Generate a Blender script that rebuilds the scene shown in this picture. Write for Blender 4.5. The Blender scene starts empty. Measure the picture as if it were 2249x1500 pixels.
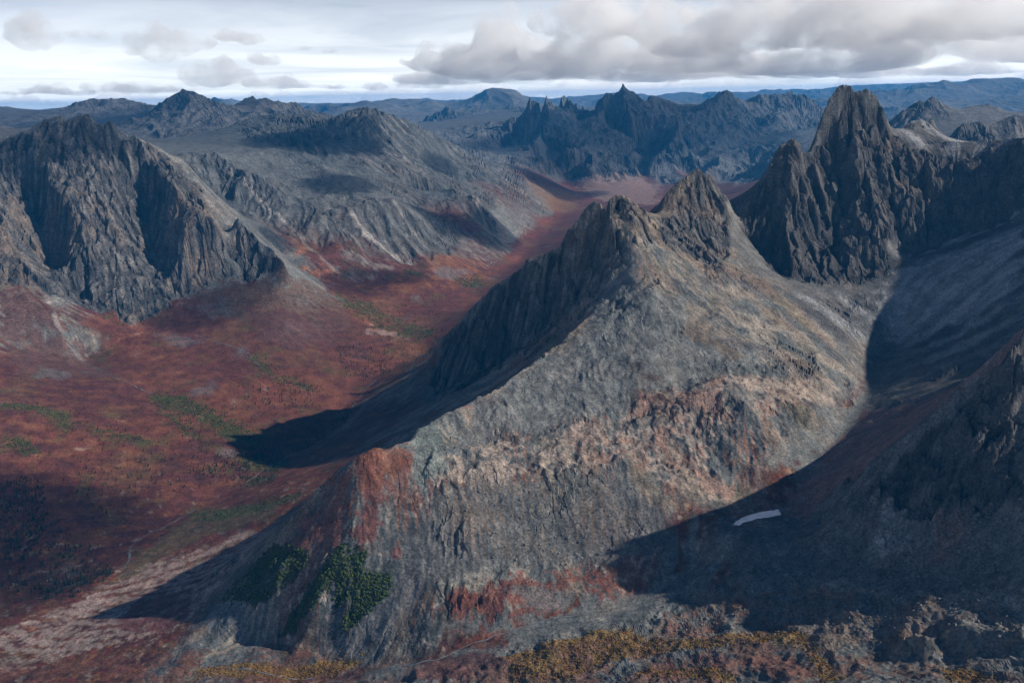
import bpy, math, random, os
import numpy as np
R = math.radians
S = bpy.context.scene
rng = np.random.default_rng(7); random.seed(7)

# ------------------------------------------------------------------ camera
HC = 1150.0                       # eye height over the lowest valley floor
FPX = 1948.0; PITCH = R(15.4); ROLL = R(1.2)
RT = np.array([math.cos(ROLL), -math.sin(ROLL)*math.sin(PITCH), -math.sin(ROLL)*math.cos(PITCH)])
UP = np.array([math.sin(ROLL), math.cos(ROLL)*math.sin(PITCH), math.cos(ROLL)*math.cos(PITCH)])
FW = np.array([0.0, math.cos(PITCH), -math.sin(PITCH)])
from mathutils import Matrix
cam = bpy.data.objects.new('camera', bpy.data.cameras.new('camera'))
S.collection.objects.link(cam)
cam.data.sensor_width = 36.0; cam.data.lens = 36.0*FPX/2249.0
cam.data.clip_start = 5.0; cam.data.clip_end = 400000.0
cam.matrix_world = Matrix(((RT[0],UP[0],-FW[0],0),(RT[1],UP[1],-FW[1],0),(RT[2],UP[2],-FW[2],HC),(0,0,0,1)))
S.camera = cam

# ------------------------------------------------------------------ sun, sky, exposure
SUN_AZ = R(95.0)      # compass-like: 0 = away from the camera (+Y), 90 = right (+X)
SUN_EL = R(32.0)
sd = np.array([math.sin(SUN_AZ)*math.cos(SUN_EL), math.cos(SUN_AZ)*math.cos(SUN_EL), math.sin(SUN_EL)])
sun = bpy.data.objects.new('sun', bpy.data.lights.new('sun', 'SUN'))
S.collection.objects.link(sun)
sun.data.energy = 5.0; sun.data.angle = R(0.6); sun.data.color = (1.0, 0.93, 0.84)
from mathutils import Vector
sun.rotation_euler = Vector(sd).to_track_quat('Z', 'Y').to_euler()
sun.location = (4000, -2000, 5000)
S.view_settings.view_transform = 'Standard'; S.view_settings.look = 'None'
S.view_settings.exposure = 0.32; S.view_settings.gamma = 1.0; S.view_settings.use_curve_mapping = False
S.cycles.use_denoising = True
try: S.cycles.denoiser = 'OPENIMAGEDENOISE'; S.cycles.denoising_prefilter = 'ACCURATE'; S.cycles.denoising_input_passes = 'RGB_ALBEDO_NORMAL'
except Exception: pass
S.cycles.max_bounces = 10; S.cycles.diffuse_bounces = 2; S.cycles.glossy_bounces = 1
S.cycles.transmission_bounces = 2; S.cycles.volume_bounces = 8; S.cycles.transparent_max_bounces = 8
S.cycles.use_adaptive_sampling = False; S.cycles.sample_clamp_indirect = 4.0

W = bpy.data.worlds.new('World'); S.world = W; W.use_nodes = True
# ------------------------------------------------------------------ noise helpers
def _hash(ix, iy, s):
    h = (ix.astype(np.int64)*374761393 + iy.astype(np.int64)*668265263 + s*2147483647) & 0x7fffffff
    h = ((h ^ (h >> 13))*1274126177) & 0x7fffffff
    return h ^ (h >> 16)
_GT = np.stack([np.cos(np.arange(256)*2*math.pi/256), np.sin(np.arange(256)*2*math.pi/256)], 1).astype(np.float32)
def perlin(x, y, s=0):
    x0 = np.floor(x); y0 = np.floor(y)
    fx = (x-x0).astype(np.float32); fy = (y-y0).astype(np.float32)
    ix = x0.astype(np.int64); iy = y0.astype(np.int64)
    def g(dx, dy):
        v = _GT[_hash(ix+dx, iy+dy, s) & 255]
        return v[...,0]*(fx-dx) + v[...,1]*(fy-dy)
    u = fx*fx*fx*(fx*(fx*6-15)+10); v = fy*fy*fy*(fy*(fy*6-15)+10)
    a = g(0,0); b = g(1,0); a = a+(b-a)*u
    c = g(0,1); d = g(1,1); c = c+(d-c)*u
    return (a+(c-a)*v)*1.5
def fbm(x, y, wl, octv=4, s=0, gain=0.5):
    o = 0; a = 1.0; f = 1.0/wl; n = 0
    for k in range(octv):
        o = o + a*perlin(x*f+17.3*k, y*f-9.1*k, s+k); n += a; a *= gain; f *= 2.03
    return o/n*1.6
def ridged(x, y, wl, octv=4, s=0, gain=0.5):
    o = 0; a = 1.0; f = 1.0/wl; n = 0; w = 1.0
    for k in range(octv):
        r = 1-np.abs(perlin(x*f+5.7*k, y*f+31.9*k, s+k)); r = r*r
        o = o + a*r*w; n += a; w = np.clip(r*1.6, 0, 1); a *= gain; f *= 2.07
    return o/n
def sstep(a, b, x):
    t = np.clip((x-a)/(b-a), 0, 1); return t*t*(3-2*t)

# ------------------------------------------------------------------ pixel of the survey photo -> ground point
def ray(x, y): return FW + RT*(x-1124.5)/FPX - UP*(y-750.0)/FPX
PUSH = {'scree':1.25, 'spur':1.12, 'back':1.14}
def pt(p, lab=''):
    if p[0] == 'w': return np.array(p[1:], float)
    d = ray(p[0], p[1])
    q = d*(p[2]*PUSH.get(lab, 1.0)/d[1]) if p[2] >= 900 else d*((p[2]-HC)/d[2])
    return q + np.array([0, 0, HC])

# ---- control lines: (image x, image y, distance>=900 or height<900) or ('w', X, Y, Z)
LN = []
def L(label, kind, *pts, off=()): LN.append((label, kind, pts, off))      # off: parallel lines (dx, dy, dz) beside a crest
# far ranges
L('far','r',(-700,232,40000),(-300,246,40000),(0,250,40000),(350,247,40000),(480,221,30000),(505,226,30000),(640,240,40000),(700,234,40000),(760,232,40000),(800,236,40000),(840,227,40000),(880,232,40000),(930,222,40000),(970,228,40000),(1000,230,40000),(1060,222,40000),(1120,216,40000),(1200,222,40000),(1300,216,40000),(1480,212,40000),(1650,206,40000),(1800,202,40000),(1950,186,40000),(2000,180,40000),(2040,184,40000),(2080,178,40000),(2150,172,40000),(2200,176,40000),(2249,171,40000),(2500,168,40000),(3200,170,40000))
L('far','s',(-700,262,30000),(350,266,31000),(700,262,30000),(1200,256,30000),(1800,245,30000),(2500,235,30000),(3200,225,30000))
L('far','r',(640,255,24000),(680,238,24000),(700,248,24000),(735,231,24000),(770,246,24000),(800,237,24000),(840,225,24000),(870,238,23000),(905,227,22000),(945,214,22000),(975,232,22000),(1010,224,22000),(1045,213,22000),(1085,202,22000),(1125,205,22000),(1160,216,22000),(1200,226,22000),(1260,232,22000))
L('far','r',(1900,230,22000),(1940,204,22000),(1970,212,22000),(2000,187,22000),(2040,200,22000),(2070,185,22000),(2110,196,22000),(2140,179,22000),(2180,194,22000),(2220,177,22000),(2249,186,22000),(2400,185,22000))
L('far','s',(640,300,18000),(1000,282,18000),(1260,270,18500),(1900,285,16000),(2100,275,16000),(2400,260,16000))
# back left ranges
L('back','r',(-500,230,12000),(-200,240,12000),(-60,228,12000),(10,236,12000),(60,249,11500),(100,241,11500),(140,236,11500),(190,222,11500),(245,218,11500),(300,222,11500),(325,233,11300),(345,246,11000),(365,262,10500))
L('back','s',(-500,330,9500),(0,292,9500),(150,282,9500),(330,285,9800))
L('back','r',(262,282,8200),(300,262,8400),(345,250,8600),(375,222,8700),(395,210,8700),(412,202,8700),(432,212,8700),(450,225,8700),(470,232,8800),(500,240,8900),(520,228,9000),(545,220,9000),(600,227,9000),(650,238,9000),(690,252,9000),(720,268,9000))
L('back','r',(412,204,8690),(418,235,8350),(428,255,8200),(455,275,7900))
L('back','r',(310,258,8400),(330,280,8000),(350,310,7500))
L('back','r',(370,258,8300),(385,268,8000),(405,310,7300))
L('back','r',(545,222,8980),(565,245,8500),(600,268,8200))
L('back','s',(270,330,6900),(395,338,6800),(470,300,7500),(620,275,7900),(720,285,7900))
L('back','s',(800,300,14000),(950,310,14000))
L('back','s',(-500,340,7000),(0,330,7000),(150,330,7000),(270,330,6900))
L('back','r',(-500,310,6200),(-100,290,6200),(0,275,6200),(40,282,6200),(90,275,6200))
# brown summit ridge with scree slopes
L('scree','r',(395,335,6300),(430,310,6300),(480,292,6300),(505,283,6300),(520,275,6300),(545,262,6250),(565,263,6200),(590,255,6150),(612,248,6100),(640,250,6100),(680,256,6100),(720,262,6050),(750,260,6000),(770,248,5950),(785,240,5950),(805,233,5950),(822,240,5950),(842,247,5900),(870,258,5950),(920,282,6150),(980,310,6400),(1030,335,6700),(1075,350,7000),(1110,362,7300))
L('scree','r',(612,250,6080),(600,275,5800),(608,300,5500),(640,315,5400),(662,302,5350),(690,330,5250),(705,355,5150))
L('scree','r',(842,248,5890),(800,270,5750),(760,290,5650),(700,315,5500))
L('scree','s',(700,290,5800),(660,282,5880))
L('scree','s',(770,330,5350),(850,350,5350),(930,385,5250))
L('scree','s',(1000,400,5300),(950,380,5600),(980,370,5800),(1060,368,6500))
L('scree','r',(1110,362,7290),(1060,372,6300),(1048,370,6200),(1030,380,6050),(1015,395,5950),(1000,408,5850))
L('scree','s',(1048,372,6180),(1100,400,6150),(1160,430,6100),(1200,455,6000))
L('scree','r',(900,420,5200),(960,416,5180),(1010,415,5150),(1020,425,5100),(1060,460,4950),(1090,480,4900))
L('scree','s',(920,470,4850),(990,480,4800),(1080,520,4700))
# craggy spur below the scree mountain
L('spur','r',(425,345,5100),(455,332,5200),(475,335,5150),(500,355,5100),(520,365,5080),(545,390,5000),(580,400,4980),(605,425,4920),(640,428,4900),(670,445,4850),(700,455,4820),(730,465,4780),(760,490,4700),(790,515,4650))
L('spur','s',(560,360,5350),(680,385,5250),(800,425,5000),(900,450,4950))
L('spur','s',(470,430,4950),(520,470,4750),(600,520,4550),(700,560,4450))
L('spur','s',(790,518,4630),(850,560,4550),(900,590,4500))
L('spur','s',(640,590,4120),(740,620,4120),(830,630,4250))
# cliff massif
L('cliff','r',(-600,330,4300),(-300,270,4400),(-120,290,4400),(-40,310,4400),(0,300,4400),(25,300,4400),(45,290,4420),(62,288,4420),(80,272,4430),(100,262,4450),(118,256,4450),(135,254,4450),(150,264,4450),(168,256,4450),(185,250,4450),(200,254,4450),(212,275,4450),(225,278,4450),(238,264,4460),(248,272,4460),(258,288,4470),(272,290,4480),(285,302,4480),(295,296,4480),(320,312,4520),(345,322,4550),(372,338,4560),(400,348,4550),(415,365,4520),(432,392,4450),(450,425,4380),(468,455,4330),(482,488,4270),(500,525,4220))
L('cliff','r',(30,304,4395),(60,335,4320),(93,363,4250),(110,400,4180),(143,433,4120),(165,460,4080),(180,490,4040),(188,525,4000))
L('cliff','r',(188,525,4000),(172,540,3960),(168,600,3880),(172,655,3800))
L('cliff','r',(295,297,4475),(318,325,4420),(347,363,4350),(372,400,4290),(395,437,4230),(412,460,4190),(437,465,4170))
L('cliff','r',(437,465,4170),(420,488,4110),(408,500,4080),(400,560,4030),(395,635,3960))
L('cliff','r',(437,465,4168),(465,490,4130),(490,540,4110),(505,600,4060))
L('cliff','s',(70,400,4300),(98,470,4235),(115,560,4125),(124,640,3940))
L('cliff','s',(330,390,4430),(338,470,4355),(340,540,4250),(350,620,4065))
L('cliff','s',(200,300,4420),(215,360,4330),(232,420,4240),(250,480,4140),(290,540,4050))
L('cliff','r',(500,530,4215),(512,490,4230),(522,477,4230),(540,500,4200),(560,525,4170),(585,540,4150),(600,545,4130),(622,575,4080))
L('cliff','s',(510,620,4050),(560,610,4060),(640,610,4150))
L('cliff','s',(0,620,3700),(60,640,3640),(100,680,3560),(140,740,3420))
L('cliff','s',(172,660,3790),(230,690,3720),(300,715,3680),(350,700,3760),(395,645,3950),(450,640,3980),(505,605,4055))
L('cliff','r',(-60,420,4050),(0,470,3950),(30,540,3850),(60,600,3730))
L('cliff','s',('w',-3300,4300,900),('w',-3200,3600,700),('w',-2700,3000,400),('w',-2300,2500,200))
# valley floor
L('valley','s',('w',-1900,1500,-15),(0,1335,-5),(150,1260,3),(290,1190,10),(420,1120,18),(540,1060,25),(640,1005,32),(690,980,36),(740,940,42),(770,900,48),(800,860,56),(830,825,64),(950,775,74))
L('valley','s',(1020,690,92),(1060,640,105),(1120,590,118),(1170,540,135),(1230,470,165),(1290,438,182),(1250,412,195),(1200,392,205),(1180,372,215))
L('valley','s',(180,795,3450),(250,830,170),(330,865,125),(420,900,95),(560,960,62),(640,1000,34))
L('valley','s',(0,900,200),(150,940,130),(300,1000,75),(420,1060,42))
L('valley','s',(0,770,3250),(120,780,3400))
L('valley','s',(0,1050,95),(150,1100,50))
L('valley','s',(430,740,3620),(520,780,165),(600,830,118),(700,870,70))
L('valley','s',(600,690,270),(700,740,150),(800,790,88))
L('valley','s',(700,640,215),(850,690,125),(960,720,95))
L('valley','s',(920,600,215),(1010,620,120))
L('valley','s',(1090,530,210),(1150,520,160))
L('valley','s',(1210,460,205),(1240,440,190))
L('valley','s',(1120,370,235),(1250,362,225),(1400,372,215),(1500,385,215),(1600,420,215))
L('valley','s',(1300,400,200),(1380,392,195),(1440,410,195),(1450,440,190),(1620,455,205))
# toe of slope and fan at lower left
L('valley','s',(0,1420,12),(200,1340,20),(400,1270,45),(520,1210,75),(600,1150,110),(680,1090,140),(780,1030,165))
L('valley','s',(0,1490,30),(200,1440,55),(330,1400,75),(430,1378,100))
L('valley','s',(760,930,90),(850,905,130),(900,890,160))
L('valley','s',(700,1020,60),(800,975,120),(860,950,190))
# monolith range across the basin
L('monolith','r',(880,300,16000),(920,272,16000),(945,260,16000),(965,246,16000),(982,235,16000),(1005,246,16000),(1030,243,16000),(1052,236,16000),(1080,242,16000),(1130,236,16000),(1160,240,16000),(1200,250,16000))
L('monolith','r',(1010,310,12000),(1050,296,12000),(1085,285,12100),(1110,268,12200),(1135,252,12300),(1160,228,12300),(1180,220,12300),(1197,211,12300),(1212,222,12300),(1222,232,12400),(1240,214,12600),(1262,224,12600),(1290,240,12500),(1300,245,12500),(1308,222,12400),(1315,211,12400),(1328,207,12400),(1342,212,12400),(1348,225,12400),(1353,208,12400),(1361,198,12400),(1369,189,12400),(1374,196,12400),(1382,200,12400),(1388,196,12400),(1400,204,12400),(1408,218,12400),(1412,235,12400),(1422,224,12500),(1440,216,12500),(1455,222,12500),(1470,222,12500),(1490,231,12500),(1515,228,12500),(1535,232,12500),(1555,236,12500),(1572,215,12500),(1590,207,12500),(1600,202,12500),(1615,214,12500),(1640,228,12600),(1665,214,12700),(1700,210,12700),(1722,205,12800),(1740,197,12800),(1760,208,12800),(1775,220,12800),(1795,235,12800),(1830,260,12800),(1900,300,12500),(1980,330,12000))
L('monolith','r',(1197,213,12280),(1205,255,11800),(1190,290,11300),(1170,320,10900))
L('monolith','r',(1240,216,12580),(1262,260,11900),(1275,290,11500))
L('monolith','r',(1328,208,12390),(1322,250,11900),(1300,280,11500))
L('monolith','r',(1369,191,12390),(1372,240,12000),(1385,265,11800))
L('monolith','r',(1600,204,12480),(1570,250,11900),(1540,300,11300))
L('monolith','r',(1730,203,12780),(1715,240,12300),(1690,270,11900),(1650,310,11300))
L('monolith','s',(1040,335,10800),(1150,335,10500),(1300,325,10600),(1380,330,10600))
L('monolith','s',(1240,290,11450),(1310,300,11200),(1400,285,11500),(1500,285,11500))
L('monolith','s',(1100,345,10000),(1250,352,9900),(1400,355,10000))
L('monolith','r',(1500,270,11400),(1482,295,10800),(1470,310,10600),(1440,345,10300),(1425,372,10100))
L('monolith','r',(1482,296,10790),(1510,325,10500),(1528,350,10300))
L('monolith','s',(1420,380,9800),(1480,385,9800),(1540,378,9900),(1580,350,10300),(1620,330,10800))
L('monolith','s',(1560,400,9500),(1650,390,9700),(1700,360,10000))
L('monolith','r',(1830,262,12700),(1760,310,10500),(1700,350,9700),(1650,400,9000))
# range behind the headwall
L('behind','r',(1940,275,7000),(1955,262,7000),(1975,248,7000),(2000,238,7000),(2018,222,7000),(2030,226,7000),(2042,216,7000),(2048,210,7000),(2058,220,7000),(2075,230,7000),(2105,242,7000),(2130,234,7000),(2170,228,7000),(2200,240,7000),(2249,250,7000),(2400,265,7000),(2700,240,7000))
L('behind','r',(2080,310,5000),(2105,275,5000),(2120,272,5000),(2150,268,5000),(2180,272,5000),(2205,262,5000),(2228,252,5000),(2245,255,5000),(2300,250,5000),(2500,260,5000))
L('behind','s',(1900,330,5800),(2300,320,5800))
L('behind','s',('w',700,4200,430),('w',1700,4600,560),('w',3000,4200,700))
L('behind','s',('w',600,6000,300),('w',2200,6000,420))
# arete : crest toward the camera, twin summits
L('arete','s',(780,990,1720),(830,986,1735),(870,978,1760))
L('arete','r',(870,978,1760),(900,965,1800),(918,940,1830),(990,905,1890),(1080,862,1980),(1170,800,2100),(1235,750,2210),(1262,722,2260),(1300,690,2330),(1335,635,2430),(1345,600,2470),(1355,560,2530),(1346,520,2560),(1342,485,2590),(1338,462,2640),(1350,440,2660),(1365,423,2670),(1385,435,2690),(1400,445,2700),(1415,462,2730),(1430,478,2770),(1442,462,2790),(1455,435,2800),(1475,410,2820),(1495,398,2830),(1510,385,2840),(1531,367,2850),(1550,388,2860),(1560,382,2870),(1575,415,2880),(1590,425,2890),(1600,440,2900),(1608,470,2910),(1614,482,2920))
L('arete','r',(1338,462,2640),(1325,462,2670),(1318,445,2690),(1304,440,2700),(1290,452,2702),(1275,472,2708),(1250,508,2720),(1235,535,2735),(1200,560,2760),(1160,578,2790),(1120,605,2830),(1080,635,2870),(1040,672,2920),(1010,705,2960),(985,730,3000),(965,744,3040), off=((30,75,-120),))
L('arete','r',(965,744,3040),(958,790,2980),(948,850,2900))
L('arete','s',(945,868,2860),(1010,850,2770),(1100,790,2700),(1200,720,2640),(1290,660,2610),(1330,600,2585))
L('arete','s',(905,975,2230),(960,925,2290),(1050,880,2280),(1150,820,2320))
L('arete','s',(900,965,1800),(918,940,1830),(990,905,1890),(1080,862,1980),(1170,800,2100),(1235,750,2210),(1262,722,2260),(1300,690,2330),(1335,635,2430),(1345,600,2470), off=((-26,16,-32),(-70,45,-85)))
L('arete','s',(780,990,1720),(745,1020,1725),(700,1070,1735),(650,1115,1745),(600,1165,1740),(540,1240,1710),(470,1330,1660))
L('arete','s',(800,1000,1718),(788,1060,1684),(768,1130,1645),(748,1200,1605),(704,1300,1555),(655,1380,1515))
L('arete','s',(700,1130,1680),(640,1220,1638),(570,1300,1608))
L('arete','s',(430,1385,105),(520,1405,105),(620,1415,110),(740,1440,125),(850,1448,150),(930,1440,165))
L('arete','s',(1365,470,2590),(1400,560,2480),(1430,640,2330),(1440,700,2230))
L('arete','s',(1500,500,2680),(1560,560,2580),(1640,640,2440),(1740,730,2300),(1790,765,2230))
L('arete','s',(1560,720,2210),(1640,770,2120),(1750,800,2130))
L('arete','s',(1330,760,2150),(1420,800,2060),(1500,840,2000))
L('arete','s',(1000,970,1845),(1100,960,1850),(1250,955,1850),(1380,930,1890),(1430,890,1925))
L('arete','s',(960,1060,1700),(1060,1050,1715),(1150,1040,1722),(1280,1025,1740),(1420,1010,1765),(1500,1000,1790))
L('arete','s',(960,1280,1525),(1050,1255,1550),(1200,1235,1570),(1320,1230,1565),(1420,1235,1545))
L('arete','s',(1480,885,1915),(1560,850,1945),(1620,862,1925),(1660,905,1865))
L('arete','s',(1400,790,2075),(1440,840,2010),(1480,860,1990),(1560,822,2060))
L('arete','s',(1690,870,1935),(1760,862,1960),(1800,892,1905))
L('arete','s',(1560,1010,1790),(1600,1060,1730),(1640,1100,345))
L('arete','s',(1090,1340,1465),(1180,1275,1520),(1260,1262,1540),(1360,1290,1525),(1410,1300,1515))
# creek and cirque floor
L('valley','s',(640,1510,95),(740,1497,118),(860,1465,150),(960,1448,172),(1080,1395,193),(1200,1362,208),(1320,1345,218),(1420,1310,232),(1480,1275,250),(1540,1220,285),(1590,1165,318),(1612,1152,329),(1660,1136,330),(1712,1122,331),(1740,1085,345),(1800,1010,368),(1850,950,385),(1890,880,402),(1930,810,425),(1960,770,445),(1980,745,462))
L('headwall','s',(1850,670,2520),(1880,700,2440),(1910,690,2480))
L('headwall','s',(1960,560,2760),(2050,545,2760),(2150,505,2750),(2249,475,2700),(2350,455,2550))
L('headwall','s',(1985,735,2390),(2060,730,2330),(2130,735,2180))
L('headwall','r',(1960,283,3120),(1985,282,3150),(2000,300,3100),(2040,318,3080),(2080,312,3050),(2130,315,3020),(2170,305,3000),(2200,308,2980),(2249,302,2900))
L('headwall','r',(2249,302,2900),('w',1950,2650,1110),('w',2080,2250,1150),('w',1950,1900,1060),('w',1600,1600,860),('w',1300,1550,790),(2249,718,1530))
L('headwall','s',('w',2600,2800,760),('w',2700,2000,700),('w',2200,1300,520),('w',1600,1000,400))
L('headwall','r',(1972,300,3180),(1990,275,3200),(2005,262,3210),(2012,268,3210),(2020,258,3215),(2035,268,3220),(2048,256,3220),(2056,275,3220),(2070,300,3220),(2085,320,3200))
# granite tower
L('tower','r',(1614,482,2920),(1632,458,2930),(1655,430,2940),(1680,395,2960),(1692,360,2970),(1702,335,2985),(1712,318,2990),(1728,311,3000),(1745,309,3000),(1760,320,3005),(1768,338,3010),(1780,332,3020),(1788,312,3040),(1797,285,3060),(1803,262,3070),(1813,235,3080),(1822,218,3090),(1832,198,3095),(1843,188,3100),(1856,184,3100),(1870,194,3100),(1878,205,3100),(1888,200,3100),(1902,195,3100),(1918,204,3100),(1930,216,3100),(1940,240,3100),(1946,258,3105),(1952,275,3110),(1960,283,3120))
L('tower','r',(1745,312,2990),(1742,360,2950),(1735,400,2900),(1725,470,2830),(1722,585,2710))
L('tower','r',(1755,420,2900),(1760,440,2870),(1770,520,2790),(1775,580,2720))
L('tower','r',(1880,204,3095),(1868,250,3070),(1858,300,3040),(1880,312,3000),(1895,350,2960),(1908,400,2910),(1920,480,2820),(1937,595,2680))
L('tower','r',(1845,410,2960),(1860,480,2860),(1880,520,2800),(1900,600,2690))
L('tower','s',(1810,350,3010),(1815,430,2930),(1820,520,2830),(1830,600,2690))
L('tower','r',(1930,220,3095),(1952,300,3040),(1965,360,2980),(1975,400,2930))
L('tower','s',(1630,500,2880),(1660,560,2770),(1700,600,2670),(1760,615,2660),(1830,625,2640),(1900,615,2660),(1945,600,2670))
L('tower','s',(1803,262,3070),(1822,218,3090),(1843,188,3100),(1856,184,3100),(1878,205,3100),(1902,195,3100),(1930,216,3100),(1946,258,3105), off=((0,-42,-125),(5,75,-190)))
L('tower','s',(1702,335,2985),(1728,311,3000),(1745,309,3000),(1768,338,3010), off=((0,60,-140),))
L('monolith','s',(1308,222,12400),(1328,207,12400),(1348,225,12400),(1353,208,12400),(1369,189,12400),(1388,196,12400),(1408,218,12400), off=((0,-110,-200),(0,200,-260)))
L('monolith','s',(1165,225,12300),(1197,211,12300),(1222,232,12400), off=((0,-160,-180),(0,250,-260)))
# crag ridge at right and foreground bench
L('crag','r',(2249,718,1530),(2200,765,1535),(2150,812,1540),(2100,855,1540),(2040,910,1540),(1980,965,1540),(1930,1015,1540),(1880,1062,1540),(1850,1090,1542),(1800,1148,1548))
L('crag','s',(2240,800,1900),(2100,840,1880),(1980,900,1830),(1900,970,1760),(1830,1040,1690),(1760,1100,1620))
L('crag','s',(1950,1090,1455),(2000,1110,1430),(2100,1110,1370),(2249,1080,1312),(2350,1050,1290))
L('crag','s',(1650,1190,315),(1780,1220,1465),(1900,1240,1395),(2000,1258,1325),(2120,1268,1255),(2249,1270,1193),(2350,1260,1150))
L('crag','s',(2330,1000,1300),('w',1150,1100,430))
L('bench','s',(1500,1330,250),(1650,1320,275),(1800,1300,305),(1950,1330,345),(2100,1340,375),(2249,1330,415))
L('bench','s',(1124,1440,205),(1300,1410,225),(1450,1395,235),(1650,1390,262),(1800,1390,295))
L('bench','r',(2249,1375,412),(2180,1370,398),(2100,1378,380),(2030,1395,365),(1970,1410,340))
L('bench','s',(2249,1460,385),(2150,1430,365),(2050,1430,335))
L('bench','s',(800,1500,140),(1000,1480,185),(1200,1470,215),(1400,1440,240),(1600,1420,270),(1700,1410,280))
L('bench','s',(900,1530,165),(1200,1500,225),(1500,1470,260),(1800,1460,310),(2000,1450,330),(2249,1500,390))
L('bench','s',(1000,1600,200),(1300,1560,250),(1600,1550,300),(1900,1530,355),(2300,1560,420))
L('bench','s',('w',-900,900,70),('w',-300,800,150),('w',300,700,260),('w',700,600,400),('w',1200,500,480))
# ------------------------------------------------------------------ base relief: solve between ridge and valley lines
DT = 0.0022
TH0, TH1 = R(-48), R(80); R0, R1 = 560.0, 62000.0
NT = int((TH1-TH0)/DT)+1; NR = int(math.log(R1/R0)/DT)+1
LABS = []
def rasterise():
    zs = np.zeros((NT, NR)); cn = np.zeros((NT, NR)); sharp = np.zeros((NT, NR), bool); lb = -np.ones((NT, NR), int)
    for lab, kind, pts, off in LN:
        if lab not in LABS: LABS.append(lab)
        P0 = np.array([pt(p, lab) for p in pts])
        segs = [(a, b, kind) for a, b in zip(P0[:-1], P0[1:])] if not (off and kind == 's') else []
        for o in off: segs += [(a, b, 's') for a, b in zip(P0[:-1]+o, P0[1:]+o)]
        for a, b, kind in segs:
            la = math.log(math.hypot(a[0],a[1])); ll = math.log(math.hypot(b[0],b[1]))
            n = int(max(abs(la-ll), abs(math.atan2(a[0],a[1])-math.atan2(b[0],b[1])))/DT*1.6)+2
            t = np.linspace(0, 1, n)[:,None]; q = a*(1-t)+b*t
            th = np.arctan2(q[:,0], q[:,1]); lr = np.log(np.hypot(q[:,0], q[:,1])/R0)
            i = np.round((th-TH0)/DT).astype(int); j = np.round(lr/DT).astype(int)
            ok = (i>=0)&(i<NT)&(j>=0)&(j<NR); i = i[ok]; j = j[ok]
            np.add.at(zs, (i,j), q[ok,2]); np.add.at(cn, (i,j), 1.0)
            if kind == 'r': sharp[i,j] = True
            lb[i,j] = LABS.index(lab)
    m = cn > 0; zs[m] /= cn[m]
    # outer rim
    zs[:,-1] = 250; m[:,-1] = True
    return zs, m, sharp, lb
def solve(v, m):
    n0, n1 = v.shape
    if min(n0, n1) > 12:
        a0, a1 = (n0+1)//2, (n1+1)//2
        vp = np.zeros((a0*2, a1*2)); mp = np.zeros((a0*2, a1*2))
        vp[:n0,:n1] = np.where(m, v, 0); mp[:n0,:n1] = m
        ms = mp.reshape(a0,2,a1,2).sum((1,3)); vs = vp.reshape(a0,2,a1,2).sum((1,3))
        c = solve(np.where(ms>0, vs/np.maximum(ms,1), 0), ms>0)
        cp = np.pad(c, 1, mode='edge')
        e = np.empty((a0*2, a1*2))
        def q(d0, d1): return 0.5625*c + 0.1875*cp[1+d0:1+d0+a0,1:1+a1] + 0.1875*cp[1:1+a0,1+d1:1+d1+a1] + 0.0625*cp[1+d0:1+d0+a0,1+d1:1+d1+a1]
        e[0::2,0::2] = q(-1,-1); e[1::2,0::2] = q(1,-1); e[0::2,1::2] = q(-1,1); e[1::2,1::2] = q(1,1)
        z = e[:n0,:n1].astype(np.float32); it = 60 if n0*n1 > 400000 else 140
    else:
        z = np.full(v.shape, v[m].mean() if m.any() else 0, np.float32); it = 300
    vm = v[m].astype(np.float32); z[m] = vm
    for k in range(it):
        p = np.pad(z, 1, mode='edge')
        z = 0.25*(p[:-2,1:-1]+p[2:,1:-1]+p[1:-1,:-2]+p[1:-1,2:])
        z[m] = vm
    return z
zc, mc, sharp, lbl = rasterise()
ZB = solve(zc, mc)
hold = ZB[sharp].copy()
for k in range(26):                       # round everything except the crests
    p = np.pad(ZB, 1, mode='edge')
    ZB = 0.2*(p[:-2,1:-1]+p[2:,1:-1]+p[1:-1,:-2]+p[1:-1,2:]+ZB)
    ZB[sharp] = hold
# region labels by nearest line (jump flooding on a coarser grid)
cs = 3
l2 = -np.ones((NT//cs+1, NR//cs+1), int); ii, jj = np.nonzero(lbl >= 0); l2[ii//cs, jj//cs] = lbl[ii, jj]
a0, a1 = l2.shape; gi, gj = np.meshgrid(np.arange(a0), np.arange(a1), indexing='ij')
si = np.where(l2>=0, gi, -9999); sj = np.where(l2>=0, gj, -9999)
st = 1024
while st >= 1:
    for di in (-st, 0, st):
        for dj in (-st, 0, st):
            ni = np.clip(gi+di, 0, a0-1); nj = np.clip(gj+dj, 0, a1-1)
            ci = si[ni,nj]; cj = sj[ni,nj]
            better = (ci-gi)**2+(cj-gj)**2 < (si-gi)**2+(sj-gj)**2
            si = np.where(better, ci, si); sj = np.where(better, cj, sj)
    st //= 2
LREG = l2[np.clip(si,0,a0-1), np.clip(sj,0,a1-1)]

def samp(G, th, lr):
    a = np.clip((th-TH0)/DT, 0, NT-1.001); b = np.clip(lr/DT, 0, NR-1.001)
    i = a.astype(int); j = b.astype(int); fa = a-i; fb = b-j
    return (G[i,j]*(1-fa)+G[i+1,j]*fa)*(1-fb)+(G[i,j+1]*(1-fa)+G[i+1,j+1]*fa)*fb
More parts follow.
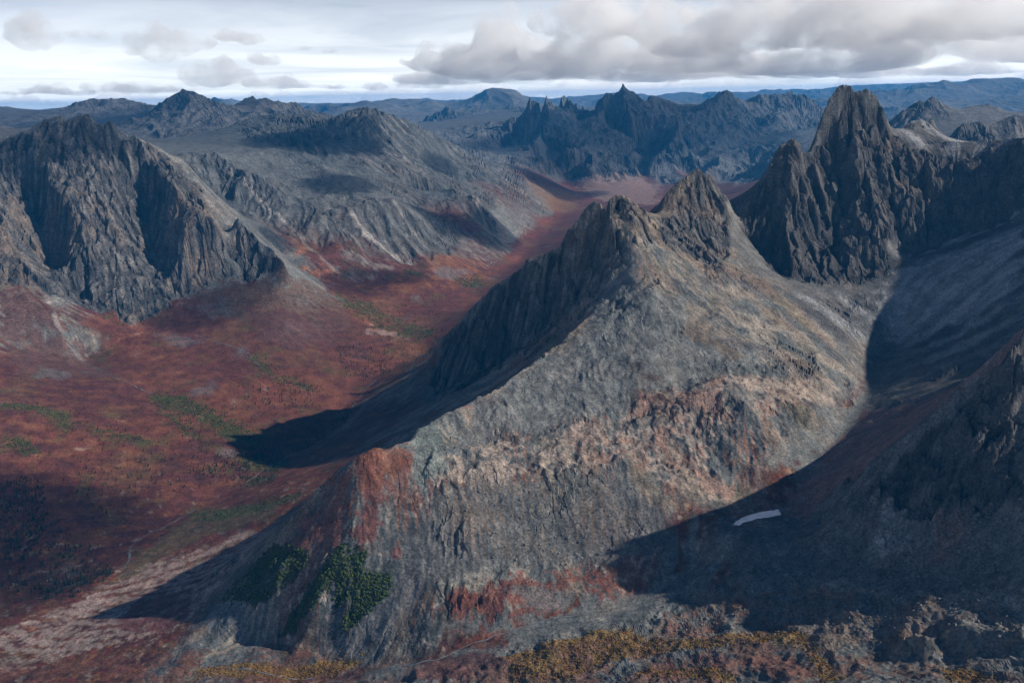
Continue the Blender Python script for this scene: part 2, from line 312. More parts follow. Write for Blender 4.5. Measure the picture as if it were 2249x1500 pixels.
# world gradient of the base relief (smoothed)
def blur(G, n):
    for k in range(n):
        p = np.pad(G, 1, mode='edge'); G = 0.2*(p[:-2,1:-1]+p[2:,1:-1]+p[1:-1,:-2]+p[1:-1,2:]+G)
    return G
rr = R0*np.exp(np.arange(NR)*DT)[None,:]; tt = (TH0+np.arange(NT)*DT)[:,None]
Zs = blur(ZB, 6)
gr = np.gradient(Zs, DT, axis=1)/rr; gt = np.gradient(Zs, DT, axis=0)/rr
GX = (gr*np.sin(tt)+gt*np.cos(tt)).astype(np.float32); GY = (gr*np.cos(tt)-gt*np.sin(tt)).astype(np.float32)
GX = blur(GX, 3); GY = blur(GY, 3)

# ------------------------------------------------------------------ terrain sheet: columns of azimuth, rows packed where it is steep
QUAL = 1.0
th_in = np.linspace(R(-37), R(37), int(1050*QUAL))
th_all = np.concatenate([np.linspace(R(-47), R(-37.2), 24), th_in, np.linspace(R(37.3), R(79), 64)])
NC = len(th_all); NRW = int(1070*QUAL)
lrg = np.linspace(0.02, math.log(R1/R0)-0.01, 2000)
zz = samp(ZB, th_all[:,None]+0*lrg[None,:], lrg[None,:]+0*th_all[:,None])
rg = R0*np.exp(lrg)
dz = np.gradient(zz, lrg, axis=1)/rg[None,:]
far_w = sstep(math.log(20000/R0), math.log(40000/R0), lrg)
w = np.sqrt(dz**2 + (0.16+0.14*np.exp(-((rg-2000)/1500.)**2))[None,:]**2)*(1-0.45*far_w)[None,:]
kw = 31
for ax, kk in ((0, 41), (1, 25)):
    c = np.cumsum(np.pad(w, [(kk//2+1, kk//2) if a == ax else (0,0) for a in (0,1)], mode='edge'), axis=ax)
    w = (np.take(c, np.arange(kk, c.shape[ax]), axis=ax)-np.take(c, np.arange(0, c.shape[ax]-kk), axis=ax))/kk
cw = np.cumsum(w, axis=1); cw = (cw-cw[:,:1])/(cw[:,-1:]-cw[:,:1])
u = np.linspace(0, 1, NRW)
LR = np.stack([np.interp(u, cw[i], lrg) for i in range(NC)])
TH = np.repeat(th_all[:,None], NRW, 1)
RAD = R0*np.exp(LR); X = RAD*np.sin(TH); Y = RAD*np.cos(TH)
Z0 = samp(ZB, TH, LR); gx = samp(GX, TH, LR); gy = samp(GY, TH, LR)
slope = np.hypot(gx, gy)
REG = LREG[np.clip(np.round((TH-TH0)/DT/cs).astype(int),0,a0-1), np.clip(np.round(LR/DT/cs).astype(int),0,a1-1)]
# ------------------------------------------------------------------ where a pixel of the survey lands on the ground
_lr = np.linspace(0.03, math.log(R1/R0)-0.02, 5000); _rg = R0*np.exp(_lr)
def hit(px, py):
    d = ray(px, py); hz = math.hypot(d[0], d[1]); th = math.atan2(d[0], d[1])
    zb = samp(ZB, np.full(5000, th), _lr); zr = HC + d[2]/hz*_rg
    k = np.nonzero(zb >= zr)[0]
    r = _rg[k[0]] if len(k) else 30000.0
    return np.array([r*math.sin(th), r*math.cos(th)])
def inpoly(qx_, qy_, poly):
    c = np.zeros(qx_.shape, bool); n = len(poly); j = n-1
    for i in range(n):
        xi, yi = poly[i]; xj, yj = poly[j]
        t = ((yi > qy_) != (yj > qy_)); 
        with np.errstate(divide='ignore', invalid='ignore'):
            c ^= t & (qx_ < (xj-xi)*(qy_-yi)/((yj-yi) if yj != yi else 1e-9)+xi)
        j = i
    return c
x = X.astype(np.float32); y = Y.astype(np.float32)
cell = (RAD*0.00125).astype(np.float32)
fade = lambda wl: np.clip((wl/cell-2.2)/3, 0, 1)
WN = (fbm(x, y, 90, 4, 61), fbm(x, y, 90, 4, 63))
WF = (fbm(x, y, 16, 3, 65)*fade(14.), fbm(x, y, 16, 3, 67)*fade(14.))
def zone(pix, warp=1.0):
    """soft-edged ground area whose outline was read off the photograph"""
    P = np.array([hit(*q) for q in pix]); rm = np.hypot(P[:,0], P[:,1]).mean()
    s = rm/2500.0*warp
    m = np.zeros(X.shape, np.float32); pad = 90*s
    bb = (X > P[:,0].min()-pad)&(X < P[:,0].max()+pad)&(Y > P[:,1].min()-pad)&(Y < P[:,1].max()+pad)
    idx = np.nonzero(bb)
    if len(idx[0]) == 0: return m
    bx = x[idx]; by = y[idx]; acc = 0
    for k, (a, b) in enumerate(((34, 10), (46, 16), (24, 22), (40, 6))):
        acc = acc + inpoly(bx+s*(a*WN[0][idx]+b*WF[0][idx]), by+s*(a*WN[1][idx]+b*WF[1][idx]), P)*0.25
    m[idx] = acc; return m
def streak(pix, wpx):
    P = np.array([hit(*q) for q in pix]); rm = np.hypot(P[:,0], P[:,1]).mean(); wd = wpx*rm/FPX
    m = np.zeros(X.shape, np.float32); pad = wd*4
    idx = np.nonzero((X > P[:,0].min()-pad)&(X < P[:,0].max()+pad)&(Y > P[:,1].min()-pad)&(Y < P[:,1].max()+pad))
    bx = x[idx]+wd*0.8*WN[0][idx]; by = y[idx]+wd*0.8*WN[1][idx]; dm = np.full(bx.shape, 1e9)
    for a, b in zip(P[:-1], P[1:]):
        ab = b-a; t = np.clip(((bx-a[0])*ab[0]+(by-a[1])*ab[1])/(ab@ab+1e-9), 0, 1)
        dm = np.minimum(dm, np.hypot(bx-a[0]-t*ab[0], by-a[1]-t*ab[1]))
    m[idx] = 1-sstep(wd*0.4, wd*1.1, dm); return m

# ------------------------------------------------------------------ carved relief: gullies that run down the slope, ribs, hummocks
def gully(x, y, dx, dy, wl, s):
    px = x/wl; py = y/wl; ix = np.floor(px); iy = np.floor(py); fx = px-ix; fy = py-iy
    va = np.zeros(x.shape, np.float32); wa = np.zeros(x.shape, np.float32)
    for i in (-1, 0, 1):
        for j in (-1, 0, 1):
            h = _hash((ix+i), (iy+j), s)
            ox = fx-i-((h & 1023)/1023.).astype(np.float32)*0.8; oy = fy-j-(((h >> 10) & 1023)/1023.).astype(np.float32)*0.8
            ww = np.exp(-2.2*(ox*ox+oy*oy)); ph = (ox*dx+oy*dy)*6.2832
            va += ww*np.cos(ph); wa += ww
    return va/wa
def blocks(x, y, ax, ay, wl, s, st=.30):
    """jointed rock: every cell is a tilted facet, drawn out down the slope"""
    px = x/wl; py = y/wl; ix = np.floor(px); iy = np.floor(py); fx = px-ix; fy = py-iy
    bd = np.full(x.shape, 9., np.float32); b2 = bd.copy(); hv = np.zeros(x.shape, np.float32)
    for i in (-1, 0, 1):
        for j in (-1, 0, 1):
            h = _hash(ix+i, iy+j, s)
            ox = (fx-i-(h & 255)/255.).astype(np.float32); oy = (fy-j-((h >> 8) & 255)/255.).astype(np.float32)
            ac = ox*ax+oy*ay; al = oy*ax-ox*ay; d = ac*ac+st*al*al
            v = ((h >> 16) & 255)/255.-.5 + (((h >> 4) & 255)/255.-.5)*1.6*ac + (((h >> 12) & 255)/255.-.5)*.8*al
            nb_ = d < bd
            b2 = np.where(nb_, bd, np.minimum(b2, d)); hv = np.where(nb_, v, hv); bd = np.where(nb_, d, bd)
    return hv, np.sqrt(b2)-np.sqrt(bd)
inv = 1/np.maximum(slope, 1e-3)
qx = (-gy*inv).astype(np.float32); qy = (gx*inv).astype(np.float32)
lab = lambda n: (REG == LABS.index(n))
def soft(m, k=10):
    m = m.astype(np.float32)
    for _ in range(k):
        p = np.pad(m, 1, mode='edge'); m = 0.2*(p[:-2,1:-1]+p[2:,1:-1]+p[1:-1,:-2]+p[1:-1,2:]+m)
    return m
RZ = [[(1362,430),(1345,470),(1352,560),(1340,615),(1300,655),(1150,770),(1010,858),(950,866),(970,752),(1085,642),(1250,516),(1304,448)],
 [(1442,478),(1531,375),(1600,448),(1606,490),(1602,560),(1560,590),(1500,545),(1450,525)],
 [(1346,470),(1365,430),(1425,482),(1432,505),(1385,490)],
 [(1625,478),(1715,325),(1790,330),(1856,192),(1930,224),(1985,310),(1980,400),(1945,600),(1870,622),(1760,618),(1700,598)],
 [(1990,322),(2245,312),(2600,320),(2500,440),(2249,470),(2150,500),(1980,560),(1960,420)],
 [(2245,758),(2150,845),(2050,935),(1950,1030),(1870,1100),(1960,1098),(2020,1135),(2100,1120),(2160,1140),(2245,1110)],
 [(-300,330),(0,315),(120,266),(200,266),(290,304),(372,345),(430,400),(495,532),(505,610),(400,640),(300,715),(235,690),(170,660),(120,650),(0,630),(-300,560)],
 [(512,500),(522,485),(560,530),(618,575),(600,605),(530,605),(505,560)]]
rz = np.zeros(X.shape, np.float32)
for k, z_ in enumerate(RZ): rz = np.maximum(rz, zone(z_, .7))
farr = sstep(.42, .70, slope+.22*fbm(x, y, 300, 3, 11))*np.where(lab('monolith')|lab('behind'), 1., np.where(lab('back')|lab('far'), .6, 0))
spr = sstep(.45,.7,slope)*np.where(lab('spur')|lab('scree'), 1., 0)*zone([(425,350),(470,338),(545,392),(640,432),(740,470),(800,515),(790,530),(700,500),(600,450),(500,390)], .8)
spr = np.maximum(spr, zone([(520,290),(612,254),(690,265),(805,238),(840,252),(800,275),(720,315),(700,355),(640,330),(560,310)], .8)*.8)
rock = np.clip(np.maximum.reduce([soft(rz, 4), soft(farr, 6), soft(spr, 4)]), 0, 1)
mid = sstep(0.25, 0.6, slope)
D = np.zeros(X.shape, np.float32)
wx = x+30*fbm(x, y, 150, 3, 41); wy = y+30*fbm(x, y, 150, 3, 43)
G0 = gully(x, y, qx*.9, qy*.9, 420., 2)*fade(300.)
G1 = gully(wx, wy, qx, qy, 190., 3)*fade(190.); G2 = gully(wx, wy, qx*1.2, qy*1.2, 84., 5)*fade(84.)
G3 = gully(x+.3*(wx-x), y+.3*(wy-y), qx*1.1, qy*1.1, 36., 7)*fade(36.); G4 = gully(x, y, qx, qy, 16., 9)*fade(16.)
sl = np.clip(slope, 0, 1.6)
big = 1+1.0*sstep(5000, 10000, RAD)
rib = lambda g: 0.5-np.abs(g)*1.5
sparse = np.clip(.5+1.3*fbm(x, y, 240, 3, 15), 0, 1.3)      # fluted faces next to plain slabs
D += rock*sl*(16*rib(G0)*(big-1) + 10*rib(G1)*big + sparse*(5*rib(G2)*big + 2.5*rib(G3)))
D += rock*(ridged(x, y, 230, 4, 21)-0.5)*30*np.clip(.4+.6*big, 1, 2)*fade(60.)
D += rock*(ridged(x+10*G2, y+10*G1, 62, 3, 27)-0.5)*10*fade(40.)
jx = x+7*fbm(x, y, 40, 2, 45); jy = y+7*fbm(x, y, 40, 2, 46)
K0, c0 = blocks(jx, jy, qx, qy, 230., 60); K1, c1 = blocks(jx, jy, qx, qy, 95., 61); K2, c2 = blocks(jx, jy, qx, qy, 40., 62); K3, c3 = blocks(x, y, qx, qy, 17., 63)
rs = rock*np.clip(sl, .5, 1.3)
crack = lambda c: -(1-sstep(0., .10, c))
D += rs*(105*K0*sstep(6000, 9000, RAD)*fade(150.) + 30*K1*fade(60.)*big + 20*K2*fade(30.) + 10*K3*fade(13.) + 7*crack(c1)*fade(60.) + 3.5*crack(c2)*fade(40.))
D += rock*perlin(x/7, y/7, 97)*1.6*fade(7.)
fw_ = sstep(7000, 10000, RAD)*(lab('monolith')|lab('back')|lab('behind')|lab('far'))+.45*sstep(4600, 5600, RAD)*(lab('scree')|lab('spur'))
D += soft(fw_, 6)*(1-lab('far'))*(ridged(x, y, 700, 6, 22)-.5)*190*sstep(.05, .3, slope)
D += soft(lab('far'), 6)*(ridged(x+900*fbm(x, y, 4000, 2, 24), y, 3600, 6, 25, .45)-.38)*380
out = sstep(.12, .42, fbm(x, y, 150, 4, 35))*sstep(.3, .55, slope)*(1-rock)*soft(lab('arete')|lab('headwall')|lab('bench')|lab('crag')|lab('scree')|lab('spur'), 8)
D += out*(9*K2*fade(30.)+5*K3*fade(13.)+6*K1*.5)
ch = np.where(lab('back')|lab('scree')|lab('spur')|lab('far')|lab('monolith')|lab('behind'), 1., .04); ch = soft(ch, 8)
D += (1-rock)*mid*ch*(26*rib(G0)*fade(300.) + 14*rib(G1)*big*.8 + 5*rib(G2)*big)
D += (1-rock)*mid*(1.0*G2 + 0.2*rib(G3)*sparse + .1*G4)
flat = 1-rock
hum = fbm(x, y, 170, 4, 31); hum2 = fbm(x, y, 38, 4, 37)
hk = soft(np.where(lab('arete')|lab('bench'), 1.0, 0.3), 10)
D += flat*(hum*7*hk + hum2*2.4*hk*fade(38.)+ hk*perlin(x/8,y/8,77)*.7*fade(8.))
plat = zone([(930,1020),(1000,965),(1380,920),(1500,830),(1700,800),(1850,820),(1880,880),(1620,1090),(1450,1010),(1150,1045),(950,1075)])
D += plat*((ridged(x, y, 95, 4, 33)-.5)*11 + hum2*2)
am = soft(lab('arete')|lab('headwall'), 14)*sstep(.15,.35,slope)*(1-rock)
D += am*((ridged(x+20*G1, y+20*G1, 150, 5, 55)-.5)*15*np.clip(.3+1.4*fbm(x, y, 400, 2, 56), 0.1, 1.2) + sparse*sparse*(1.4*rib(G1)+.8*rib(G2)+.5*rib(G3)) + (ridged(x, y, 48, 4, 57)-.5)*2.2*fade(24.) + np.clip(.15+1.1*fbm(x, y, 180, 3, 58), 0, 1)*(3.6*K2*fade(30.)+1.8*K3*fade(13.)+2.4*K1))
bn = soft(lab('bench'), 14)
D += flat*bn*((ridged(x, y, 120, 4, 51)-0.5)*13+(ridged(x, y, 30, 3, 53)-0.5)*4)
Z = Z0 + D
Z = np.where(Z > 1330, 1330+(Z-1330)*.35, Z)      # no summit stands far above the tower

POND = [(1607,1152),(1618,1143),(1640,1133),(1665,1126),(1690,1120),(1711,1119),(1713,1131),(1690,1135),(1662,1139),(1640,1146),(1622,1153)]
PZ = 330.0
pw = np.array([pt((a, b, PZ))[:2] for a, b in POND]); pcx, pcy = pw.mean(0)
pd = np.hypot(x-pcx, y-pcy); basin = (1-sstep(70, 150, pd)).astype(np.float32)
Z = Z*(1-basin)+basin*(PZ-1.2+.03*np.clip(pd-55,0,None)*2+np.clip(D,-2,2)*.3*sstep(50,80,pd))
inp = inpoly(x, y, [(pcx+(a-pcx)*1.06, pcy+(b-pcy)*1.06) for a, b in pw]); Z = np.where(inp, np.minimum(Z, PZ-1.0), Z)
def height(xq, yq):
    xq = np.atleast_1d(np.asarray(xq, float)); yq = np.atleast_1d(np.asarray(yq, float))
    th = np.arctan2(xq, yq); lr = np.log(np.hypot(xq, yq)/R0)
    k = np.clip(np.searchsorted(th_all, th)-1, 0, NC-2); f = (th-th_all[k])/(th_all[k+1]-th_all[k]); o = np.empty(len(xq))
    for n in range(len(xq)):
        a = np.interp(lr[n], LR[k[n]], Z[k[n]]); b = np.interp(lr[n], LR[k[n]+1], Z[k[n]+1]); o[n] = a+(b-a)*f[n]
    return o
# ------------------------------------------------------------------ ground colours (albedo)
def C(r, g, b): return np.array([r, g, b], np.float32)
col = np.zeros(X.shape+(3,), np.float32)
def put(m, c, v=None):
    global col
    m = np.clip(m, 0, 1)[...,None]; c = c if v is None else c*v[...,None]
    col += (c-col)*m
n1 = fbm(x, y, 420, 5, 71); n2 = fbm(x, y, 70, 4, 73)*fade(30.); n3 = fbm(x, y, 14, 3, 75)*fade(9.); n4 = perlin(x/5., y/5., 79)*fade(6.)
nb = fbm(x, y, 1500, 4, 85)
along = gully(x, y, qx*1.7, qy*1.7, 60., 13)*fade(40.)       # streaks down the fall line
alf = gully(x, y, qx*1.5, qy*1.5, 150., 17)*fade(100.)
col[:] = C(.128,.134,.130)
put(sstep(-.3,.5,n1+.4*along), C(.102,.112,.114)); put(sstep(.15,.7,n2+.7*along)*.6, C(.21,.19,.165))
put(sstep(.0,.6,n1*.8+n2*.6-.3*along)*.45, C(.135,.105,.078))
stk = gully(x+14*n2, y+14*n2, qx*2.2, qy*2.2, 38., 19)*fade(26.); sm_ = sstep(.25,.55,slope)
put(sm_*sstep(.15,.6,stk*.8+alf*.6+.3*n2)*.6, C(.235,.205,.170)); put(sm_*sstep(.15,.6,-stk*.8-alf*.5+.4*n1)*.55, C(.088,.070,.056)); put(sm_*sstep(.2,.7,alf-.6*n1+.3*n2)*.5, C(.100,.108,.108))
stf = gully(x+40*n1, y+40*n1, qx*1.8, qy*1.8, 170., 23)*fade(110.)*sstep(3800,5000,RAD)
put(sm_*sstep(.25,.7,stf+.5*n2)*.55, C(.20,.185,.165)); put(sm_*sstep(.2,.7,-stf+.3*n1)*.5, C(.070,.066,.062))
put(out*.7, C(.095,.088,.082)); put(out*sstep(.1,.5,n3)*.5, C(.20,.18,.16))
maroon = C(.086,.032,.026); rust = C(.135,.050,.032); tan = C(.29,.235,.195); green = C(.042,.062,.020); ochre = C(.190,.110,.026); dkgreen = C(.018,.030,.012)
# vegetated valley ground: low and gentle
low = 1-sstep(300, 520, Z0+70*n1+50*n2+40*nb - 40*sstep(3000,9000,RAD))
gent = 1-sstep(.40, .62, slope+.12*n2+.1*along)
notup = 1-soft(lab('arete')|lab('bench')|lab('headwall')|lab('crag')|lab('monolith'), 24)
creek = zone([(700,1500),(960,1440),(1300,1320),(1480,1250),(1600,1140),(1700,1110),(1900,850),(1990,740),(2100,730),(1950,900),(1750,1150),(1600,1250),(1500,1330),(1300,1500)], 1.)
veg = low*gent*notup*(1-creek)
put(veg, maroon); put(veg*sstep(-.1,.55,.5*n2+.7*n1+.3*nb)*.8, rust)
put(veg*sstep(.1,.6,fbm(x,y,260,4,87)-.2*n1)*.45, C(.12,.070,.034)); put(veg*sstep(.3,.7,n3*.7+n2*.7)*.45, C(.10,.05,.05))
vs = fbm(x*.55+y*.2, y*1.4-x*.3, 55, 4, 91)*fade(20.)
put(veg*sstep(.05,.5,vs+.35*n1)*.55, C(.165,.070,.036)); put(veg*sstep(.1,.6,-vs-.3*n1+.2*n3)*.6, C(.050,.022,.026))
put(veg*sstep(.30,.65,fbm(x,y,120,4,93)*fade(40.)+.3*vs)*.55, C(.070,.062,.026))
put(veg*sstep(.30,.62,n3*1.2+.35*n2+.25*n1+.25*vs+.3*n4)*.7, tan)
put(veg*sstep(.25,.6,-n3*1.1-.4*n4+.3*n2)*.55, C(.040,.020,.020)); put(veg*sstep(.35,.65,n4*.8+.5*n3-.4*vs)*.5, C(.20,.095,.035))
put(veg*sstep(.55,.9,fbm(x,y,210,3,89)+.45*n3+.2*n2)*.5, C(.115,.120,.125))     # lichen-grey boulder fields
n5 = fbm(x, y, 30, 4, 98)*fade(14.); n6 = fbm(x+77, y-33, 24, 4, 99)*fade(12.)
put(veg*sstep(.1,.45,n5+.3*n1)*.6, C(.135,.034,.030)); put(veg*sstep(.25,.55,n6+.25*vs)*.65, C(.225,.100,.036)); put(veg*sstep(.25,.55,-n6+.3*n1)*.55, C(.072,.066,.026)); put(veg*sstep(.35,.6,-n5+.3*n3)*.55, tan*.9)
# rock
rkc = sstep(-.5,.6,n1*.4+n2*.5+along*.5)
rkc = np.clip(rkc+.35*K2+.25*K3+.3*K1, 0, 1)*np.clip(.35+.65*sstep(0,.12,c2), 0, 1)
rockc = C(.038,.040,.043)*(1-rkc)[...,None]+C(.130,.120,.112)*rkc[...,None]
rc = sstep(.2,.65,rock+.15*n2)[...,None]; col += (rockc-col)*rc
put(sstep(.3,.8,rock)*sstep(.1,.6,n1+n2*.7)*.45, C(.105,.072,.048))
for nm, c, a in (('scree',C(.050,.057,.061),.76),('spur',C(.068,.073,.075),.66),('back',C(.058,.052,.052),.7),('monolith',C(.065,.070,.080),.65),('headwall',C(.085,.080,.084),.5),('tower',C(.060,.054,.052),.4),('far',C(.10,.085,.075),.5),('crag',C(.075,.072,.075),.5),('behind',C(.09,.085,.085),.5)):
    put(soft(lab(nm),8)*a*(1-veg), c)  # back range darkened in its colour to stand in for cloud shade and haze

sc_ = soft(lab('scree')|lab('spur'), 8)*(1-veg)*sm_
put(sc_*sstep(.30,.65,stf+.35*n2+.2*n1)*.55, C(.17,.163,.152)); put(sc_*sstep(.3,.7,-stf+.4*n1)*.4, C(.035,.036,.038)); put(sc_*sstep(.1,.6,nb+.4*n1)*.4, C(.085,.060,.045))
# the arete's flanks: tan, rust, olive and slate bands drawn out down the fall line
am2 = soft(lab('arete'), 14)*(1-sstep(.2,.6,rock)); lowf = 1-sstep(400, 560, Z0+60*n1)
fl1 = .55*alf+.55*stk+.6*n1+.35*n2; fl2 = fbm(x+31, y-7, 160, 4, 95)+.5*stk+.25*n3; fl3 = fbm(x-50, y+90, 110, 4, 96)-.4*stk+.4*n3
put(am2*sstep(.0,.45,fl1)*.75, C(.255,.210,.165)); put(am2*sstep(.05,.5,fbm(x+9, y+4, 300, 4, 94)+.4*alf+.2*n2)*.55, C(.145,.104,.072))
put(am2*sstep(.1,.55,fl2)*(.3+.55*lowf), C(.135,.066,.050)); put(am2*sstep(.2,.6,fl3)*.5, C(.108,.104,.074))
put(am2*sstep(.1,.5,-fl1+.3*n3)*.7, C(.070,.080,.084)); put(am2*sstep(.35,.7,n3+.4*fl2)*.5, C(.30,.25,.21)); put(am2*sstep(.35,.7,-n3+.3*fl3)*.5, C(.045,.042,.040))

hw = soft(lab('headwall'), 10)*(1-sstep(.2,.6,rock)); put(hw*sstep(.0,.5,alf+.4*stk+.3*n1)*.6, C(.27,.275,.28)); put(hw*sstep(.1,.55,-alf-.4*stk)*.6, C(.055,.055,.058))
put(soft(lab('headwall'), 6)*sstep(.3,.7,rock)*.45, C(.045,.044,.048))
# ------------------------------------------------------------------ patches that can be told apart in the photograph
def patch(c, a, *pix, warp=1.0, mod=None):
    m = zone(list(pix), warp)*a
    if mod is not None: m = m*mod
    put(m, c); return m
mott = sstep(-.15,.35,n3*.8+n2*.8)
# grey flanks of the arete
patch(C(.135,.140,.135), .8, (1360,560),(1440,640),(1560,720),(1640,800),(1440,860),(1250,930),(1000,960),(1100,870),(1270,740))
patch(C(.20,.175,.145), .55, (1380,500),(1500,560),(1640,650),(1760,740),(1640,760),(1450,640),(1380,560), mod=sstep(-.2,.4,along+n2))
patch(C(.160,.115,.075), .6, (1500,690),(1560,720),(1620,790),(1560,770),(1500,730))
# pale lichen shoulder with rust flecks
patch(C(.29,.228,.185), .72, (940,1010),(1040,975),(1250,940),(1400,900),(1450,860),(1560,830),(1700,830),(1850,850),(1860,900),(1700,900),(1560,990),(1620,1080),(1500,1090),(1400,1015),(1150,1040),(950,1090), mod=sstep(-.45,.25,n3+.6*n2))
patch(C(.17,.078,.055), .5, (1400,880),(1560,830),(1720,900),(1680,1000),(1600,1080),(1480,1100),(1380,1030),(1280,1000), mod=sstep(.0,.45,n2+.4*n3+.2*along))
patch(C(.070,.045,.035), .7, (1370,760),(1420,790),(1460,850),(1500,880),(1460,900),(1390,860), mod=mott)
patch(C(.24,.205,.17), .6, (1660,700),(1780,730),(1850,800),(1880,850),(1780,860),(1680,800), mod=mott)
# nose: red heath, grey scree, dark green thicket
patch(C(.120,.042,.034), .8, (790,995),(900,985),(890,1040),(850,1100),(900,1180),(870,1290),(790,1230),(700,1200),(600,1230),(660,1120),(720,1070), warp=2.0, mod=sstep(-.35,.3,n2*1.2+.7*n3))
patch(C(.15,.06,.035), .6, (800,1000),(880,990),(890,1010),(850,1050),(800,1060))
patch(C(.13,.15,.14), .85, (900,960),(980,1000),(990,1050),(930,1060),(890,1010))
patch(C(.112,.112,.110), .75, (980,1090),(1150,1060),(1320,1050),(1450,1120),(1480,1200),(1300,1225),(1100,1240),(960,1290),(880,1350),(900,1200))
patch(C(.21,.19,.16), .5, (960,1270),(1100,1230),(1300,1220),(1420,1240),(1300,1250),(1150,1265),(1000,1310), mod=mott)
patch(C(.130,.040,.028), .8, (1010,1320),(1100,1275),(1200,1245),(1300,1250),(1425,1300),(1340,1340),(1230,1335),(1120,1390),(960,1420),(960,1370), warp=2.0, mod=sstep(-.3,.3,n2*1.2+.7*n3))
patch(C(.12,.12,.115), .7, (1120,1290),(1200,1280),(1260,1300),(1240,1330),(1150,1330))
patch(C(.10,.036,.034), .7, (930,1450),(1080,1420),(1130,1440),(1120,1495),(900,1500))
# scree cone between thicket and creek
patch(C(.145,.142,.138), .85, (870,1270),(905,1290),(860,1400),(820,1430),(740,1440),(720,1410),(790,1360),(850,1310))
# tan and crimson fan at the lower left
patch(C(.29,.225,.195), .75, (0,1385),(200,1310),(330,1240),(450,1200),(560,1160),(600,1165),(460,1300),(420,1360),(300,1400),(150,1440),(0,1480), mod=sstep(-.5,.2,n3+.5*along+.3*n2))
patch(C(.105,.028,.030), .8, (260,1350),(350,1290),(430,1300),(420,1350),(340,1390),(270,1385), mod=sstep(-.5,.1,n3+n2))
patch(C(.12,.13,.14), .8, (480,1320),(540,1340),(560,1380),(480,1385),(420,1370))
patch(C(.075,.070,.038), .6, (420,1130),(560,1110),(640,1090),(600,1130),(470,1170),(300,1260),(230,1290),(300,1220))
patch(rust, .6, (0,1470),(250,1440),(450,1420),(600,1430),(740,1445),(840,1470),(740,1500),(0,1500), mod=mott)
# green and ochre thickets' ground
thick = [ [(330,862),(420,880),(470,900),(520,930),(582,955),(575,975),(560,985),(500,962),(450,930),(400,905),(345,885)],
 [(345,885),(375,905),(420,945),(480,985),(470,990),(400,945),(360,905)],
 [(0,888),(80,892),(140,908),(160,930),(150,950),(120,935),(100,905),(0,900)],
 [(160,925),(220,945),(340,965),(330,975),(210,955)],
 [(10,955),(60,970),(88,1000),(60,998),(20,975)],
 [(740,640),(800,660),(850,690),(962,725),(960,745),(880,735),(800,705),(750,670)],
 [(1000,602),(1060,615),(1060,635),(1010,628)], [(890,590),(930,600),(900,610)],
 [(550,780),(580,795),(620,830),(700,850),(690,862),(600,838),(555,800)],
 [(420,1125),(520,1115),(640,1085),(660,1095),(540,1130),(440,1145)],
 [(560,990),(640,1010),(600,1050),(520,1060),(500,1020)] ]
for t in thick: patch(green, .6, *t, warp=1.1, mod=sstep(-.5,.2,n3+n2))
nose_thick = [[(745,1195),(772,1202),(705,1330),(642,1400),(615,1395),(680,1290)],[(778,1208),(806,1216),(792,1270),(762,1330),(736,1345),(742,1260)],[(803,1258),(862,1264),(850,1310),(800,1345),(754,1400),(742,1390),(772,1330)],[(600,1195),(680,1220),(640,1290),(560,1332),(482,1325),(520,1280)]]
for t in nose_thick: patch(dkgreen, .85, *t, warp=.5, mod=sstep(-.6,.1,n3+n2))
ochre_z = [[(1110,1442),(1180,1420),(1330,1385),(1380,1380),(1460,1410),(1560,1405),(1700,1375),(1790,1400),(1790,1425),(1700,1415),(1560,1425),(1450,1430),(1300,1462),(1260,1490),(1120,1495)],
 [(1400,1470),(1530,1465),(1620,1480),(1620,1492),(1500,1485),(1400,1485)], [(1770,1420),(1790,1425),(1850,1490),(1810,1497)],
 [(420,1470),(520,1455),(640,1470),(740,1440),(800,1450),(740,1480),(600,1492),(440,1485)],[(2060,1460),(2150,1470),(2200,1498),(2080,1490)]]
for t in ochre_z: patch(ochre, .75, *t, warp=.4)
patch(C(.095,.060,.045), .9, (400,650),(500,615),(600,612),(720,640),(760,700),(740,740),(600,720),(480,690), mod=sstep(-.8,.2,n2+n3))
patch(C(.120,.092,.072), .8, (0,480),(40,560),(110,660),(175,790),(90,790),(0,760), mod=sstep(-.6,.3,along+n2))
patch(C(.085,.045,.038), .85, (0,650),(110,670),(180,760),(260,830),(150,830),(0,800), mod=sstep(-.7,.1,n2+n3))
patch(C(.080,.040,.036), .85, (560,680),(660,690),(720,750),(640,770),(560,740))
patch(C(.075,.034,.032), .8, (640,690),(760,690),(850,740),(800,790),(700,760), mod=sstep(-.6,.2,n2+n3))
# upper valley: lit red bands, grey boulder patches
patch(C(.21,.075,.035), .8, (600,520),(650,535),(745,600),(720,612),(650,580), mod=mott)
patch(C(.19,.075,.034), .6, (700,600),(800,590),(900,570),(1000,560),(1100,590),(1000,640),(850,640), mod=sstep(-.3,.3,n1+n2))
patch(C(.12,.125,.13), .5, (960,590),(1010,585),(1030,600),(1000,615),(950,608))
patch(C(.115,.120,.125), .45, (410,675),(470,670),(520,690),(470,695))
patch(C(.115,.120,.125), .4, (350,735),(430,745),(420,765),(360,760))
patch(C(.115,.12,.125), .4, (80,795),(150,820),(140,840),(80,820))
patch(C(.24,.17,.14), .7, (810,710),(900,740),(860,752),(800,730), mod=mott)
patch(C(.19,.075,.030), .7, (780,850),(960,780),(960,800),(860,835),(790,870))
patch(C(.17,.10,.045), .5, (1160,400),(1250,420),(1280,460),(1200,460))
patch(C(.22,.155,.13), .65, (1270,395),(1380,385),(1450,405),(1440,450),(1320,440))
